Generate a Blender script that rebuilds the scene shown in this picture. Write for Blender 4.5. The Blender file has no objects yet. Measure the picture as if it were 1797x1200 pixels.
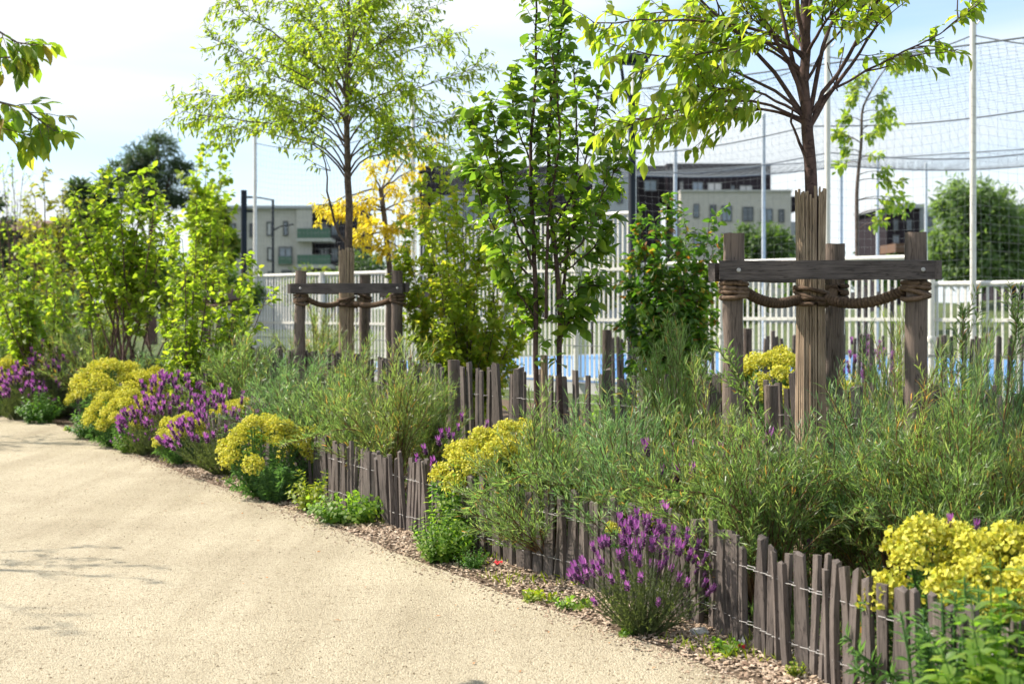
import bpy, math, random
import numpy as np
from mathutils import Matrix, Vector, Euler

# ------------------------------------------------------------------ camera, sky, sun, exposure
SC = bpy.context.scene
COL = SC.collection
FPX, CX, HY, EYE = 2496.0, 898.5, 540.0, 1.6      # focal length in photo pixels, principal column, horizon row, eye height
cam = bpy.data.objects.new('camera', bpy.data.cameras.new('camera'))
COL.objects.link(cam); SC.camera = cam
cam.location = (0, 0, EYE); cam.rotation_euler = (math.pi/2, 0, 0)
cam.data.sensor_width = 36.0; cam.data.lens = 50.0
cam.data.shift_y = -60.0/1797.0
cam.data.clip_start = 0.1; cam.data.clip_end = 3000
cam.data.dof.use_dof = True; cam.data.dof.focus_distance = 8.8; cam.data.dof.aperture_fstop = 2.9

SUN_AZ, SUN_EL = math.radians(74), math.radians(46)   # azimuth measured from the view direction towards the left
world = bpy.data.worlds.new('World'); SC.world = world; world.use_nodes = True
def build_world():
    nt = world.node_tree; N, L = nt.nodes, nt.links; N.clear()
    out = N.new('ShaderNodeOutputWorld'); bg = N.new('ShaderNodeBackground')
    sky = N.new('ShaderNodeTexSky'); sky.sky_type = 'NISHITA'; sky.sun_disc = False
    sky.sun_elevation = SUN_EL; sky.sun_rotation = -SUN_AZ
    sky.air_density = 1.0; sky.dust_density = 0.2; sky.ozone_density = 3.0
    tc = N.new('ShaderNodeTexCoord')
    mp = N.new('ShaderNodeMapping'); mp.inputs['Scale'].default_value = (1.5, 1.5, 9.0); mp.inputs['Location'].default_value = (2.7, 6.0, 1.1)
    nz = N.new('ShaderNodeTexNoise'); nz.inputs['Scale'].default_value = 1.5; nz.inputs['Detail'].default_value = 7; nz.inputs["Roughness"].default_value = 0.42
    nz.inputs['Distortion'].default_value = 0.4
    L.new(tc.outputs['Generated'], mp.inputs['Vector']); L.new(mp.outputs[0], nz.inputs['Vector'])
    rp = N.new('ShaderNodeValToRGB'); rp.color_ramp.elements[0].position = 0.33; rp.color_ramp.elements[1].position = 0.60
    L.new(nz.outputs['Fac'], rp.inputs['Fac'])
    rp.color_ramp.elements[0].color = (.28, .28, .28, 1)
    mx = N.new('ShaderNodeMix'); mx.data_type = 'RGBA'
    L.new(rp.outputs['Color'], mx.inputs[0])
    ti = N.new('ShaderNodeMix'); ti.data_type = 'RGBA'; ti.blend_type = 'MULTIPLY'; ti.inputs[0].default_value = 1.0
    L.new(sky.outputs['Color'], ti.inputs[6]); ti.inputs[7].default_value = (0.80, 0.92, 1.05, 1)
    L.new(ti.outputs[2], mx.inputs[6]); mx.inputs[7].default_value = (4.75, 5.1, 5.3, 1)
    L.new(mx.outputs[2], bg.inputs['Color']); bg.inputs['Strength'].default_value = 0.09
    L.new(bg.outputs[0], out.inputs['Surface'])
build_world()
sun = bpy.data.objects.new('sun', bpy.data.lights.new('sun', 'SUN')); COL.objects.link(sun)
sun.data.energy = 3.9; sun.data.angle = math.radians(0.6); sun.data.color = (1.0, 0.91, 0.79)
_to = Vector((-math.sin(SUN_AZ)*math.cos(SUN_EL), math.cos(SUN_AZ)*math.cos(SUN_EL), math.sin(SUN_EL)))
sun.rotation_euler = _to.to_track_quat('Z', 'Y').to_euler(); sun.location = _to*50
SC.view_settings.view_transform = 'Standard'; SC.view_settings.look = 'None'
SC.view_settings.exposure = 1.3; SC.view_settings.gamma = 1.0; SC.view_settings.use_curve_mapping = False
SC.render.engine = 'CYCLES'
cy = SC.cycles
cy.use_denoising = True; cy.use_adaptive_sampling = True; cy.adaptive_threshold = 0.02; cy.max_bounces = 5; cy.diffuse_bounces = 4; cy.glossy_bounces = 2; cy.transmission_bounces = 4; cy.transparent_max_bounces = 8
cy.caustics_reflective = False; cy.caustics_refractive = False

# ------------------------------------------------------------------ helpers
def P(x, y, D): return np.array([(x-CX)/FPX*D, D, EYE+(HY-y)/FPX*D])
def G(x, D, z=0.0): return np.array([(x-CX)/FPX*D, D, z])
def nrm(v): v = np.asarray(v, float); return v/np.maximum(np.linalg.norm(v, axis=-1, keepdims=True), 1e-9)

def make_mesh(name, chunks, mat, smooth=True):
    vs, loops, tot, off = [], [], [], 0
    for V, F in chunks:
        V = np.asarray(V, np.float32).reshape(-1, 3); F = np.asarray(F, np.int32)
        if len(V) == 0 or len(F) == 0: continue
        vs.append(V); loops.append((F+off).ravel()); tot.append(np.full(len(F), F.shape[1], np.int32)); off += len(V)
    V = np.concatenate(vs); Lp = np.concatenate(loops); T = np.concatenate(tot)
    me = bpy.data.meshes.new(name)
    me.vertices.add(len(V)); me.vertices.foreach_set('co', V.ravel())
    me.loops.add(len(Lp)); me.loops.foreach_set('vertex_index', Lp)
    me.polygons.add(len(T)); st = np.zeros(len(T), np.int32); st[1:] = np.cumsum(T)[:-1]
    me.polygons.foreach_set('loop_start', st); me.polygons.foreach_set('loop_total', T)
    me.polygons.foreach_set('use_smooth', np.full(len(T), bool(smooth)))
    me.update(calc_edges=True); me.validate()
    me.materials.append(mat)
    return me

def obj(name, me, parent=None, loc=None, kind=None, M=None):
    o = bpy.data.objects.new(name, me); COL.objects.link(o)
    if parent is not None: o.parent = parent
    if M is not None: o.matrix_basis = M
    if loc is not None: o.location = loc
    if kind: o['kind'] = kind
    return o
def tag(o, label, cat, group=None):
    o['label'] = label; o['category'] = cat
    if group: o['group'] = group
    return o
def thing(name, label, cat, loc=(0, 0, 0), rz=0, group=None):
    o = bpy.data.objects.new(name, None); COL.objects.link(o); o.empty_display_size = 0.1
    o.location = loc; o.rotation_euler = (0, 0, rz)
    return tag(o, label, cat, group)
def copy_tree(o, parent=None):
    c = o.copy(); COL.objects.link(c)
    if parent is not None: c.parent = parent
    for ch in list(o.children): copy_tree(ch, c)
    return c

def tube(pts, rad, sides=5, cap=True):
    pts = np.asarray(pts, float); n = len(pts)
    rad = np.broadcast_to(np.asarray(rad, float), (n,))
    t = np.gradient(pts, axis=0); t = nrm(t)
    d = nrm(pts[-1]-pts[0]); ref = np.array([1.0, 0, 0]) if abs(d[0]) < 0.8 else np.array([0, 1.0, 0])
    a = nrm(np.cross(t, ref)); b = np.cross(t, a)
    an = np.arange(sides)*2*math.pi/sides
    V = pts[:, None, :] + rad[:, None, None]*(np.cos(an)[None, :, None]*a[:, None, :] + np.sin(an)[None, :, None]*b[:, None, :])
    V = V.reshape(-1, 3)
    i = np.arange(n-1)[:, None]*sides; j = np.arange(sides)[None, :]; k = (j+1) % sides
    F = np.stack([i+j, i+k, i+k+sides, i+j+sides], -1).reshape(-1, 4)
    out = [(V, F)]
    if cap and rad[-1] > 0.004:
        out.append((V[-sides:], np.arange(sides)[None, :]))
    if cap and rad[0] > 0.004:
        out.append((V[:sides], np.arange(sides)[::-1][None, :]))
    return out
def box(c, s, rz=0.0):
    c = np.asarray(c, float); s = np.asarray(s, float)/2
    V = np.array([[x, y, z] for x in (-1, 1) for y in (-1, 1) for z in (-1, 1)], float)*s
    cr, sr = math.cos(rz), math.sin(rz)
    V = V@np.array([[cr, sr, 0], [-sr, cr, 0], [0, 0, 1]]) + c
    F = np.array([[0, 1, 3, 2], [4, 6, 7, 5], [0, 4, 5, 1], [2, 3, 7, 6], [0, 2, 6, 4], [1, 5, 7, 3]])
    return (V, F)

# leaf templates: y runs along the leaf (0..1), x half width, z normal
T_NEEDLE = (np.array([[0, 0, 0], [-.5, .45, .10], [0, 1, -.06], [.5, .45, .10]], float), np.array([[0, 1, 2], [0, 2, 3]]))
T_OVAL = (np.array([[0, 0, 0], [-.36, .22, .05], [-.5, .5, .07], [-.24, .8, -.01], [0, 1, -.14], [.24, .8, -.01], [.5, .5, .07], [.36, .22, .05], [0, .25, .0], [0, .55, .0], [0, .8, -.05]], float),
          np.array([[0, 1, 8], [0, 8, 7], [1, 2, 9], [1, 9, 8], [8, 9, 6], [8, 6, 7], [2, 3, 10], [2, 10, 9], [9, 10, 5], [9, 5, 6], [3, 4, 10], [10, 4, 5]]))
T_SMALL = (np.array([[0, 0, 0], [-.45, .35, .08], [-.33, .72, .03], [0, 1, -.12], [.33, .72, .03], [.45, .35, .08], [0, .5, 0]], float),
           np.array([[0, 1, 6], [1, 2, 6], [2, 3, 6], [3, 4, 6], [4, 5, 6], [5, 0, 6]]))
T_BLADE = (np.array([[0, 0, 0], [-.5, .32, .03], [.5, .32, .03], [-.4, .68, .0], [.4, .68, .0], [0, 1, -.16]], float), np.array([[0, 2, 1], [1, 2, 4], [1, 4, 3], [3, 4, 5]]))
def leaf_verts(tmpl, pos, axis, normal, length, width):
    V, F = tmpl; n = len(pos)
    pos = np.asarray(pos, float).reshape(n, 3)
    Y = nrm(axis); Z = np.asarray(normal, float); Z = nrm(Z - (Z*Y).sum(-1, keepdims=True)*Y); X = np.cross(Y, Z)
    length = np.broadcast_to(np.asarray(length, float), (n,)); width = np.broadcast_to(np.asarray(width, float), (n,))
    W = (pos[:, None, :] + V[None, :, 0, None]*width[:, None, None]*X[:, None, :]
         + V[None, :, 1, None]*length[:, None, None]*Y[:, None, :] + V[None, :, 2, None]*length[:, None, None]*Z[:, None, :])
    FF = F[None] + (np.arange(n)*len(V))[:, None, None]
    return (W.reshape(-1, 3), FF.reshape(-1, F.shape[1]))
def leaf_matrix(p, a, nn, l, w):
    Y = nrm(a); Z = nn - np.dot(nn, Y)*Y; Z = nrm(Z); X = np.cross(Y, Z)
    M = Matrix.Identity(4)
    for i in range(3):
        M[i][0] = X[i]*w; M[i][1] = Y[i]*l; M[i][2] = Z[i]*l; M[i][3] = p[i]
    return M

# ------------------------------------------------------------------ materials
def new_mat(name):
    m = bpy.data.materials.new(name); m.use_nodes = True
    nt = m.node_tree; nt.nodes.clear()
    return m, nt, nt.nodes, nt.links
def mat_leaf(name, cols, trans=0.4, rough=0.5, tint=(1.0, 1.05, 0.4), spec=0.35):
    m, nt, N, L = new_mat(name)
    out = N.new('ShaderNodeOutputMaterial'); ge = N.new('ShaderNodeNewGeometry'); oi = N.new('ShaderNodeObjectInfo')
    ad = N.new('ShaderNodeMath'); ad.operation = 'ADD'; L.new(ge.outputs['Random Per Island'], ad.inputs[0])
    L.new(oi.outputs['Random'], ad.inputs[1])
    fr = N.new('ShaderNodeMath'); fr.operation = 'FRACT'; L.new(ad.outputs[0], fr.inputs[0])
    rp = N.new('ShaderNodeValToRGB'); el = rp.color_ramp.elements
    while len(el) < len(cols): el.new(0.5)
    for i, c in enumerate(cols):
        el[i].position = c[3] if len(c) > 3 else i/max(1, len(cols)-1); el[i].color = (*(k*(1.15 if trans > 0 else 1) for k in c[:3]), 1)
    L.new(fr.outputs[0], rp.inputs['Fac'])
    pr = N.new('ShaderNodeBsdfPrincipled'); pr.inputs['Roughness'].default_value = rough; pr.inputs['Specular IOR Level'].default_value = spec
    L.new(rp.outputs['Color'], pr.inputs['Base Color'])
    if trans > 0:
        tr = N.new('ShaderNodeBsdfTranslucent'); mu = N.new('ShaderNodeMix'); mu.data_type = 'RGBA'; mu.blend_type = 'MULTIPLY'; mu.inputs[0].default_value = 1.0
        L.new(rp.outputs['Color'], mu.inputs[6]); mu.inputs[7].default_value = (tint[0]*2.9, tint[1]*2.9, tint[2]*2.9, 1)
        L.new(mu.outputs[2], tr.inputs['Color'])
        ms = N.new('ShaderNodeMixShader'); ms.inputs[0].default_value = trans
        L.new(pr.outputs[0], ms.inputs[1]); L.new(tr.outputs[0], ms.inputs[2]); L.new(ms.outputs[0], out.inputs['Surface'])
    else: L.new(pr.outputs[0], out.inputs['Surface'])
    return m
def mat_plain(name, col, rough=0.6, metal=0.0, spec=0.4, noise=0.12, nscale=8.0, bump=0.0):
    m, nt, N, L = new_mat(name)
    out = N.new('ShaderNodeOutputMaterial'); pr = N.new('ShaderNodeBsdfPrincipled')
    pr.inputs['Roughness'].default_value = rough; pr.inputs['Metallic'].default_value = metal; pr.inputs['Specular IOR Level'].default_value = spec
    tc = N.new('ShaderNodeTexCoord'); nz = N.new('ShaderNodeTexNoise'); nz.inputs['Scale'].default_value = nscale; nz.inputs['Detail'].default_value = 5
    L.new(tc.outputs['Object'], nz.inputs['Vector'])
    rp = N.new('ShaderNodeValToRGB'); c = np.array(col)
    rp.color_ramp.elements[0].position = 0.3; rp.color_ramp.elements[1].position = 0.7
    rp.color_ramp.elements[0].color = (*(c*(1-noise)), 1); rp.color_ramp.elements[1].color = (*np.minimum(c*(1+noise), 1), 1)
    L.new(nz.outputs['Fac'], rp.inputs['Fac']); L.new(rp.outputs['Color'], pr.inputs['Base Color'])
    if bump:
        bp = N.new('ShaderNodeBump'); bp.inputs['Strength'].default_value = bump; bp.inputs['Distance'].default_value = 0.02
        L.new(nz.outputs['Fac'], bp.inputs['Height']); L.new(bp.outputs[0], pr.inputs['Normal'])
    L.new(pr.outputs[0], out.inputs['Surface'])
    return m
def mat_wood(name, c_dark, c_light, scale=(75, 75, 3.2), rough=0.8, bump=0.6, dist=0.004, cracks=0.8):
    m, nt, N, L = new_mat(name)
    out = N.new('ShaderNodeOutputMaterial'); pr = N.new('ShaderNodeBsdfPrincipled'); pr.inputs['Roughness'].default_value = rough; pr.inputs['Specular IOR Level'].default_value = 0.25
    tc = N.new('ShaderNodeTexCoord'); oi = N.new('ShaderNodeObjectInfo')
    ad = N.new('ShaderNodeVectorMath'); ad.operation = 'MULTIPLY_ADD'
    cb = N.new('ShaderNodeCombineXYZ')
    for k in range(3): L.new(oi.outputs['Random'], cb.inputs[k])
    L.new(cb.outputs[0], ad.inputs[0]); ad.inputs[1].default_value = (13, 29, 7); L.new(tc.outputs['Object'], ad.inputs[2])
    mp = N.new('ShaderNodeMapping'); mp.inputs['Scale'].default_value = scale; L.new(ad.outputs[0], mp.inputs['Vector'])
    nz = N.new('ShaderNodeTexNoise'); nz.inputs['Scale'].default_value = 2.2; nz.inputs['Detail'].default_value = 8; nz.inputs['Roughness'].default_value = 0.65; nz.inputs['Distortion'].default_value = 0.6
    L.new(mp.outputs[0], nz.inputs['Vector'])
    n2 = N.new('ShaderNodeTexNoise'); n2.inputs['Scale'].default_value = 5.0; n2.inputs['Detail'].default_value = 3; L.new(ad.outputs[0], n2.inputs['Vector'])
    mm = N.new('ShaderNodeMath'); mm.operation = 'MULTIPLY_ADD'; L.new(n2.outputs['Fac'], mm.inputs[0]); mm.inputs[1].default_value = 0.45; L.new(nz.outputs['Fac'], mm.inputs[2])
    m3 = N.new('ShaderNodeMath'); m3.operation = 'MULTIPLY_ADD'; L.new(oi.outputs['Random'], m3.inputs[0]); m3.inputs[1].default_value = 0.22; L.new(mm.outputs[0], m3.inputs[2])
    rp = N.new('ShaderNodeValToRGB'); e = rp.color_ramp.elements
    e[0].position = 0.55; e[1].position = 1.05; e[0].color = (*c_dark, 1); e[1].color = (*c_light, 1)
    L.new(m3.outputs[0], rp.inputs['Fac'])
    cm = N.new('ShaderNodeMapping'); cm.inputs['Scale'].default_value = tuple(k*(.28 if k == max(scale) else .5) for k in scale); L.new(ad.outputs[0], cm.inputs['Vector'])
    cn = N.new('ShaderNodeTexNoise'); cn.inputs['Scale'].default_value = 2.0; cn.inputs['Detail'].default_value = 3; L.new(cm.outputs[0], cn.inputs['Vector'])
    cr = N.new('ShaderNodeValToRGB'); ce = cr.color_ramp.elements; ce[0].position = .478; ce[0].color = (1, 1, 1, 1); ce[1].position = .522; ce[1].color = (1, 1, 1, 1); ck = ce.new(.5); ck.color = (.25, .24, .24, 1)
    L.new(cn.outputs['Fac'], cr.inputs['Fac'])
    cx = N.new('ShaderNodeMix'); cx.data_type = 'RGBA'; cx.blend_type = 'MULTIPLY'; cx.inputs[0].default_value = cracks
    L.new(rp.outputs['Color'], cx.inputs[6]); L.new(cr.outputs['Color'], cx.inputs[7]); L.new(cx.outputs[2], pr.inputs['Base Color'])
    bp = N.new('ShaderNodeBump'); bp.inputs['Strength'].default_value = bump; bp.inputs['Distance'].default_value = dist
    L.new(nz.outputs['Fac'], bp.inputs['Height']); L.new(bp.outputs[0], pr.inputs['Normal'])
    L.new(pr.outputs[0], out.inputs['Surface'])
    return m
def mat_path():
    m, nt, N, L = new_mat('sandy_resin_path')
    out = N.new('ShaderNodeOutputMaterial'); pr = N.new('ShaderNodeBsdfPrincipled'); pr.inputs['Roughness'].default_value = 0.9; pr.inputs['Specular IOR Level'].default_value = 0.2
    tc = N.new('ShaderNodeTexCoord')
    vo = N.new('ShaderNodeTexVoronoi'); vo.inputs['Scale'].default_value = 130.0; L.new(tc.outputs['Object'], vo.inputs['Vector'])
    nf = N.new('ShaderNodeTexNoise'); nf.inputs['Scale'].default_value = 38.0; nf.inputs['Detail'].default_value = 4; nf.inputs['Roughness'].default_value = 0.7; L.new(tc.outputs['Object'], nf.inputs['Vector'])
    nb = N.new('ShaderNodeTexNoise'); nb.inputs['Scale'].default_value = 0.8; nb.inputs['Detail'].default_value = 8; nb.inputs['Roughness'].default_value = .62; L.new(tc.outputs['Object'], nb.inputs['Vector'])
    r1 = N.new('ShaderNodeValToRGB'); e = r1.color_ramp.elements
    e[0].position = 0.0; e[0].color = (.30, .262, .19, 1); e[1].position = 1.0; e[1].color = (.485, .438, .332, 1); k = e.new(.45); k.color = (.412, .366, .27, 1)
    sp = N.new('ShaderNodeSeparateColor'); L.new(vo.outputs['Color'], sp.inputs[0]); L.new(sp.outputs[0], r1.inputs['Fac'])
    r2 = N.new('ShaderNodeValToRGB'); e = r2.color_ramp.elements
    e[0].position = 0.31; e[0].color = (.34, .29, .22, 1); e[1].position = 0.415; e[1].color = (1, 1, 1, 1); L.new(nf.outputs['Fac'], r2.inputs['Fac'])
    r3 = N.new('ShaderNodeValToRGB'); e = r3.color_ramp.elements
    e[0].position = 0.32; e[0].color = (.84, .82, .79, 1); e[1].position = 0.62; e[1].color = (1.03, 1.02, 1.0, 1); L.new(nb.outputs['Fac'], r3.inputs['Fac'])
    a = N.new('ShaderNodeMix'); a.data_type = 'RGBA'; a.blend_type = 'MULTIPLY'; a.inputs[0].default_value = 1; L.new(r1.outputs[0], a.inputs[6]); L.new(r2.outputs[0], a.inputs[7])
    b = N.new('ShaderNodeMix'); b.data_type = 'RGBA'; b.blend_type = 'MULTIPLY'; b.inputs[0].default_value = 1; L.new(a.outputs[2], b.inputs[6]); L.new(r3.outputs[0], b.inputs[7])
    tm = N.new('ShaderNodeMapping'); tm.inputs['Rotation'].default_value = (0, 0, math.radians(-28.5)); tm.inputs['Scale'].default_value = (2.6, .16, 1); L.new(tc.outputs['Object'], tm.inputs['Vector'])
    tn = N.new('ShaderNodeTexNoise'); tn.inputs['Scale'].default_value = 1.0; tn.inputs['Detail'].default_value = 5; L.new(tm.outputs[0], tn.inputs['Vector'])
    r4 = N.new('ShaderNodeValToRGB'); e = r4.color_ramp.elements; e[0].position = .38; e[0].color = (.87, .86, .84, 1); e[1].position = .56; e[1].color = (1.02, 1.02, 1.02, 1); L.new(tn.outputs['Fac'], r4.inputs['Fac'])
    b2 = N.new('ShaderNodeMix'); b2.data_type = 'RGBA'; b2.blend_type = 'MULTIPLY'; b2.inputs[0].default_value = 1; L.new(b.outputs[2], b2.inputs[6]); L.new(r4.outputs[0], b2.inputs[7])
    L.new(b2.outputs[2], pr.inputs['Base Color'])
    ad = N.new('ShaderNodeMath'); ad.operation = 'SUBTRACT'; L.new(nf.outputs['Fac'], ad.inputs[0]); L.new(vo.outputs['Distance'], ad.inputs[1])
    bp = N.new('ShaderNodeBump'); bp.inputs['Strength'].default_value = 0.75; bp.inputs['Distance'].default_value = 0.010
    L.new(ad.outputs[0], bp.inputs['Height']); L.new(bp.outputs[0], pr.inputs['Normal']); L.new(pr.outputs[0], out.inputs['Surface'])
    return m
def mat_ramp_noise(name, cols, scale, rough=0.9, bump=0.4, dist=0.02, detail=7):
    m, nt, N, L = new_mat(name)
    out = N.new('ShaderNodeOutputMaterial'); pr = N.new('ShaderNodeBsdfPrincipled'); pr.inputs['Roughness'].default_value = rough; pr.inputs['Specular IOR Level'].default_value = 0.2
    tc = N.new('ShaderNodeTexCoord'); nz = N.new('ShaderNodeTexNoise'); nz.inputs['Scale'].default_value = scale; nz.inputs['Detail'].default_value = detail; nz.inputs['Roughness'].default_value = 0.65
    L.new(tc.outputs['Object'], nz.inputs['Vector'])
    rp = N.new('ShaderNodeValToRGB'); el = rp.color_ramp.elements
    while len(el) < len(cols): el.new(0.5)
    for i, c in enumerate(cols): el[i].position = .28+.44*i/max(1, len(cols)-1); el[i].color = (*c, 1)
    L.new(nz.outputs['Fac'], rp.inputs['Fac']); L.new(rp.outputs['Color'], pr.inputs['Base Color'])
    bp = N.new('ShaderNodeBump'); bp.inputs['Strength'].default_value = bump; bp.inputs['Distance'].default_value = dist
    L.new(nz.outputs['Fac'], bp.inputs['Height']); L.new(bp.outputs[0], pr.inputs['Normal']); L.new(pr.outputs[0], out.inputs['Surface'])
    return m
def mat_chips(name, cols):
    m = mat_leaf(name, cols, trans=0, rough=0.85, spec=0.2); return m
def mat_glass(name, col=(0.05, 0.07, 0.09), rough=0.12):
    return mat_plain(name, col, rough=rough, spec=0.8, noise=0.25, nscale=0.5)

M_PATH = mat_path()
M_SOIL = mat_ramp_noise('dark_mulched_soil', [(.05, .035, .025), (.11, .08, .055), (.2, .15, .1)], 22, bump=0.8, dist=0.03)
M_GRASSY = mat_ramp_noise('rough_grass_ground', [(.03, .045, .015), (.06, .085, .025), (.11, .12, .045)], 3.0, bump=0.6)
M_CHIPS = mat_chips('wood_chips', [(.33, .24, .17), (.48, .38, .28), (.20, .13, .09), (.58, .49, .39)])
M_GRIT = mat_chips('path_grit', [(.30, .22, .13), (.55, .44, .28), (.18, .13, .08), (.62, .52, .35)])
M_PICKET = mat_wood('weathered_chestnut', (.040, .034, .032), (.165, .137, .122))
M_POST = mat_wood('weathered_round_post', (.036, .028, .025), (.175, .135, .112), scale=(48, 48, 1.8), bump=0.9, dist=0.006)
M_BEAM = mat_wood('weathered_dark_beam', (.040, .034, .034), (.155, .130, .120), scale=(3.2, 80, 80), bump=0.7)
M_ROPE = mat_wood('brown_rope', (.035, .021, .015), (.18, .12, .08), scale=(60, 60, 60), bump=0.8)
M_REED = mat_wood('split_reed', (.11, .075, .05), (.42, .32, .225), scale=(60, 60, 2.0), bump=0.4)
M_WIRE = mat_plain('galvanised_wire', (.40, .39, .38), rough=0.6, metal=0.3)
M_BARK = mat_wood('grey_brown_bark', (.040, .030, .026), (.17, .125, .10), scale=(16, 16, 8), bump=1.0, dist=0.01)
M_BARKRED = mat_wood('purplish_bark', (.032, .020, .020), (.13, .080, .068), scale=(14, 14, 9), bump=0.8, dist=0.006)
M_STEM = mat_leaf('brown_willow_stem', [(.085, .040, .022), (.16, .085, .04), (.10, .075, .032)], trans=0)
M_WHITE = mat_plain('white_painted_metal', (.66, .65, .60), rough=0.4, noise=0.06)
M_GALV = mat_plain('pale_galvanised_steel', (.50, .53, .54), rough=0.5, noise=0.08)
M_DARKMETAL = mat_plain('dark_blue_grey_paint', (.012, .018, .027), rough=0.6, spec=.2, noise=0.1)
M_NET = mat_plain('dark_netting', (.125, .14, .15), rough=0.8)
M_BLUE = mat_plain('blue_sports_floor', (.075, .20, .43), rough=0.7, noise=0.15)
M_CONC = mat_plain('pale_concrete', (.42, .42, .40), rough=0.85, noise=0.1, nscale=3)

# ------------------------------------------------------------------ structure: ground, path, bed
def sheet(name, pts, z, mat):
    V = np.array([[p[0], p[1], z] for p in pts]); return obj(name, make_mesh(name, [(V, np.arange(len(pts))[None, :])], mat, False), kind='structure')
TAN = 0.543                                        # fence and path edge run 28.5 degrees to the left of the view
def edge(D): return 0.99-TAN*(D-6.06)              # path edge
def fence_x(D): return 0.96-(TAN if D > 7.1 else 0.36)*(D-7.1)           # front picket fence
sheet('ground', [(-1500, -300), (1500, -300), (1500, 2200), (-1500, 2200)], -0.004, M_GRASSY)
rs = np.random.RandomState(3)
ed = np.arange(-2, 60, 0.09); wob = np.convolve(rs.randn(len(ed)), np.ones(9)/9, 'same')*0.05 + 0.03*np.sin(ed*1.3)
right = [(edge(d)+w, d) for d, w in zip(ed, wob)]
left = [(edge(d)-6.2, d) for d in (60, -2)]
sheet('path', right+left, 0.014, M_PATH)
bedr = [(edge(d)+9, d) for d in (34, -2)]
sheet('planting_bed', [(edge(d)-0.25, d) for d in (-2, 34)]+bedr, 0.004, M_SOIL)

# wood chips on the verge and grit on the path
def scatter_chips(name, n, fx, z, size, mat, seed, flat=0.25):
    r = np.random.RandomState(seed)
    pos = np.array([fx(r) for _ in range(n)]); pos = np.c_[pos, np.full(n, z)]
    base = np.array([[1, 0, 0], [-1, 0, 0], [0, 1, 0], [0, -1, 0], [0, 0, 1], [0, 0, -1]], float)
    F = np.array([[0, 2, 4], [2, 1, 4], [1, 3, 4], [3, 0, 4], [2, 0, 5], [1, 2, 5], [3, 1, 5], [0, 3, 5]])
    s = size*(0.5+r.rand(n)); asp = np.c_[s, s*(.3+.4*r.rand(n)), s*flat*(.5+r.rand(n))]
    a = r.rand(n)*6.283; tl = r.randn(n)*0.35
    V = base[None]*asp[:, None, :] * (0.75+0.5*r.rand(n, 6, 1))
    x = V[..., 0]*np.cos(tl)[:, None] - V[..., 2]*np.sin(tl)[:, None]; zz = V[..., 0]*np.sin(tl)[:, None] + V[..., 2]*np.cos(tl)[:, None]
    y = V[..., 1]
    W = np.stack([x*np.cos(a)[:, None]-y*np.sin(a)[:, None], x*np.sin(a)[:, None]+y*np.cos(a)[:, None], zz], -1)+pos[:, None, :]
    return obj(name, make_mesh(name, [(W.reshape(-1, 3), (F[None]+(np.arange(n)*6)[:, None, None]).reshape(-1, 3))], mat, False), kind='stuff')
def chip_xy(r):
    d = 4.8+(r.rand()**1.6)*11; return (edge(d)-0.03+abs(r.rand()+r.rand()*.35)*0.62, d)
o = scatter_chips('wood_chips', 16000, chip_xy, 0.012, 0.016, M_CHIPS, 5)
tag(o, 'pale wood chips strewn along the foot of the front fence', 'wood chips')
def chip_far(r):
    d = 5.2+r.rand()*9; return (fence_x(d)+.05+r.rand()*2.2, d)
def grit_xy(r):
    d = 5.4+(r.rand()**2)*13; return (edge(d)-r.rand()*6, d)
o = scatter_chips('path_grit', 9000, grit_xy, 0.0155, 0.0042, M_GRIT, 9, flat=0.7)
tag(o, 'loose fine grit scattered over the sandy path', 'grit')
def edge_grit(r):
    d = 5.2+(r.rand()**1.5)*12; return (edge(d)+-abs(r.randn())*0.11+.03, d)
o = scatter_chips('bark_crumbs', 3200, edge_grit, 0.017, 0.009, M_CHIPS, 19, flat=0.35)
tag(o, 'brown bark crumbs spilled along the edge of the path', 'bark crumbs')

# ------------------------------------------------------------------ picket fences
def picket_mesh(h, w, t, seed):
    r = np.random.RandomState(seed)
    ring = np.array([[-.5, -.46], [.47, -.5], [.5, .30], [.34, .5], [-.48, .46]])*[w, t]*(1+r.randn(5, 1)*.06)
    zs = np.array([-.03, .3*h, .62*h, h]); lean = r.randn(2)*.006; bow = r.randn(2)*.006
    V = []
    for k, z in enumerate(zs):
        f = z/h; sc = 1+r.randn()*.05 - (.08 if k == 3 else 0)
        q = ring*sc + lean*f + bow*math.sin(math.pi*max(f, 0)); top = (r.randn(5)*.006 + ring[:, 0]*r.randn()*.10) if k == 3 else np.zeros(5)
        V += [[q[i, 0], q[i, 1], z+top[i]] for i in range(5)]
    i = np.arange(3)[:, None]*5; j = np.arange(5)[None]; k = (j+1) % 5
    F = np.stack([i+j, i+k, i+k+5, i+j+5], -1).reshape(-1, 4)
    return make_mesh('picket', [(np.array(V), F), (np.array(V)[-5:], np.arange(5)[None])], M_PICKET, False)
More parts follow.
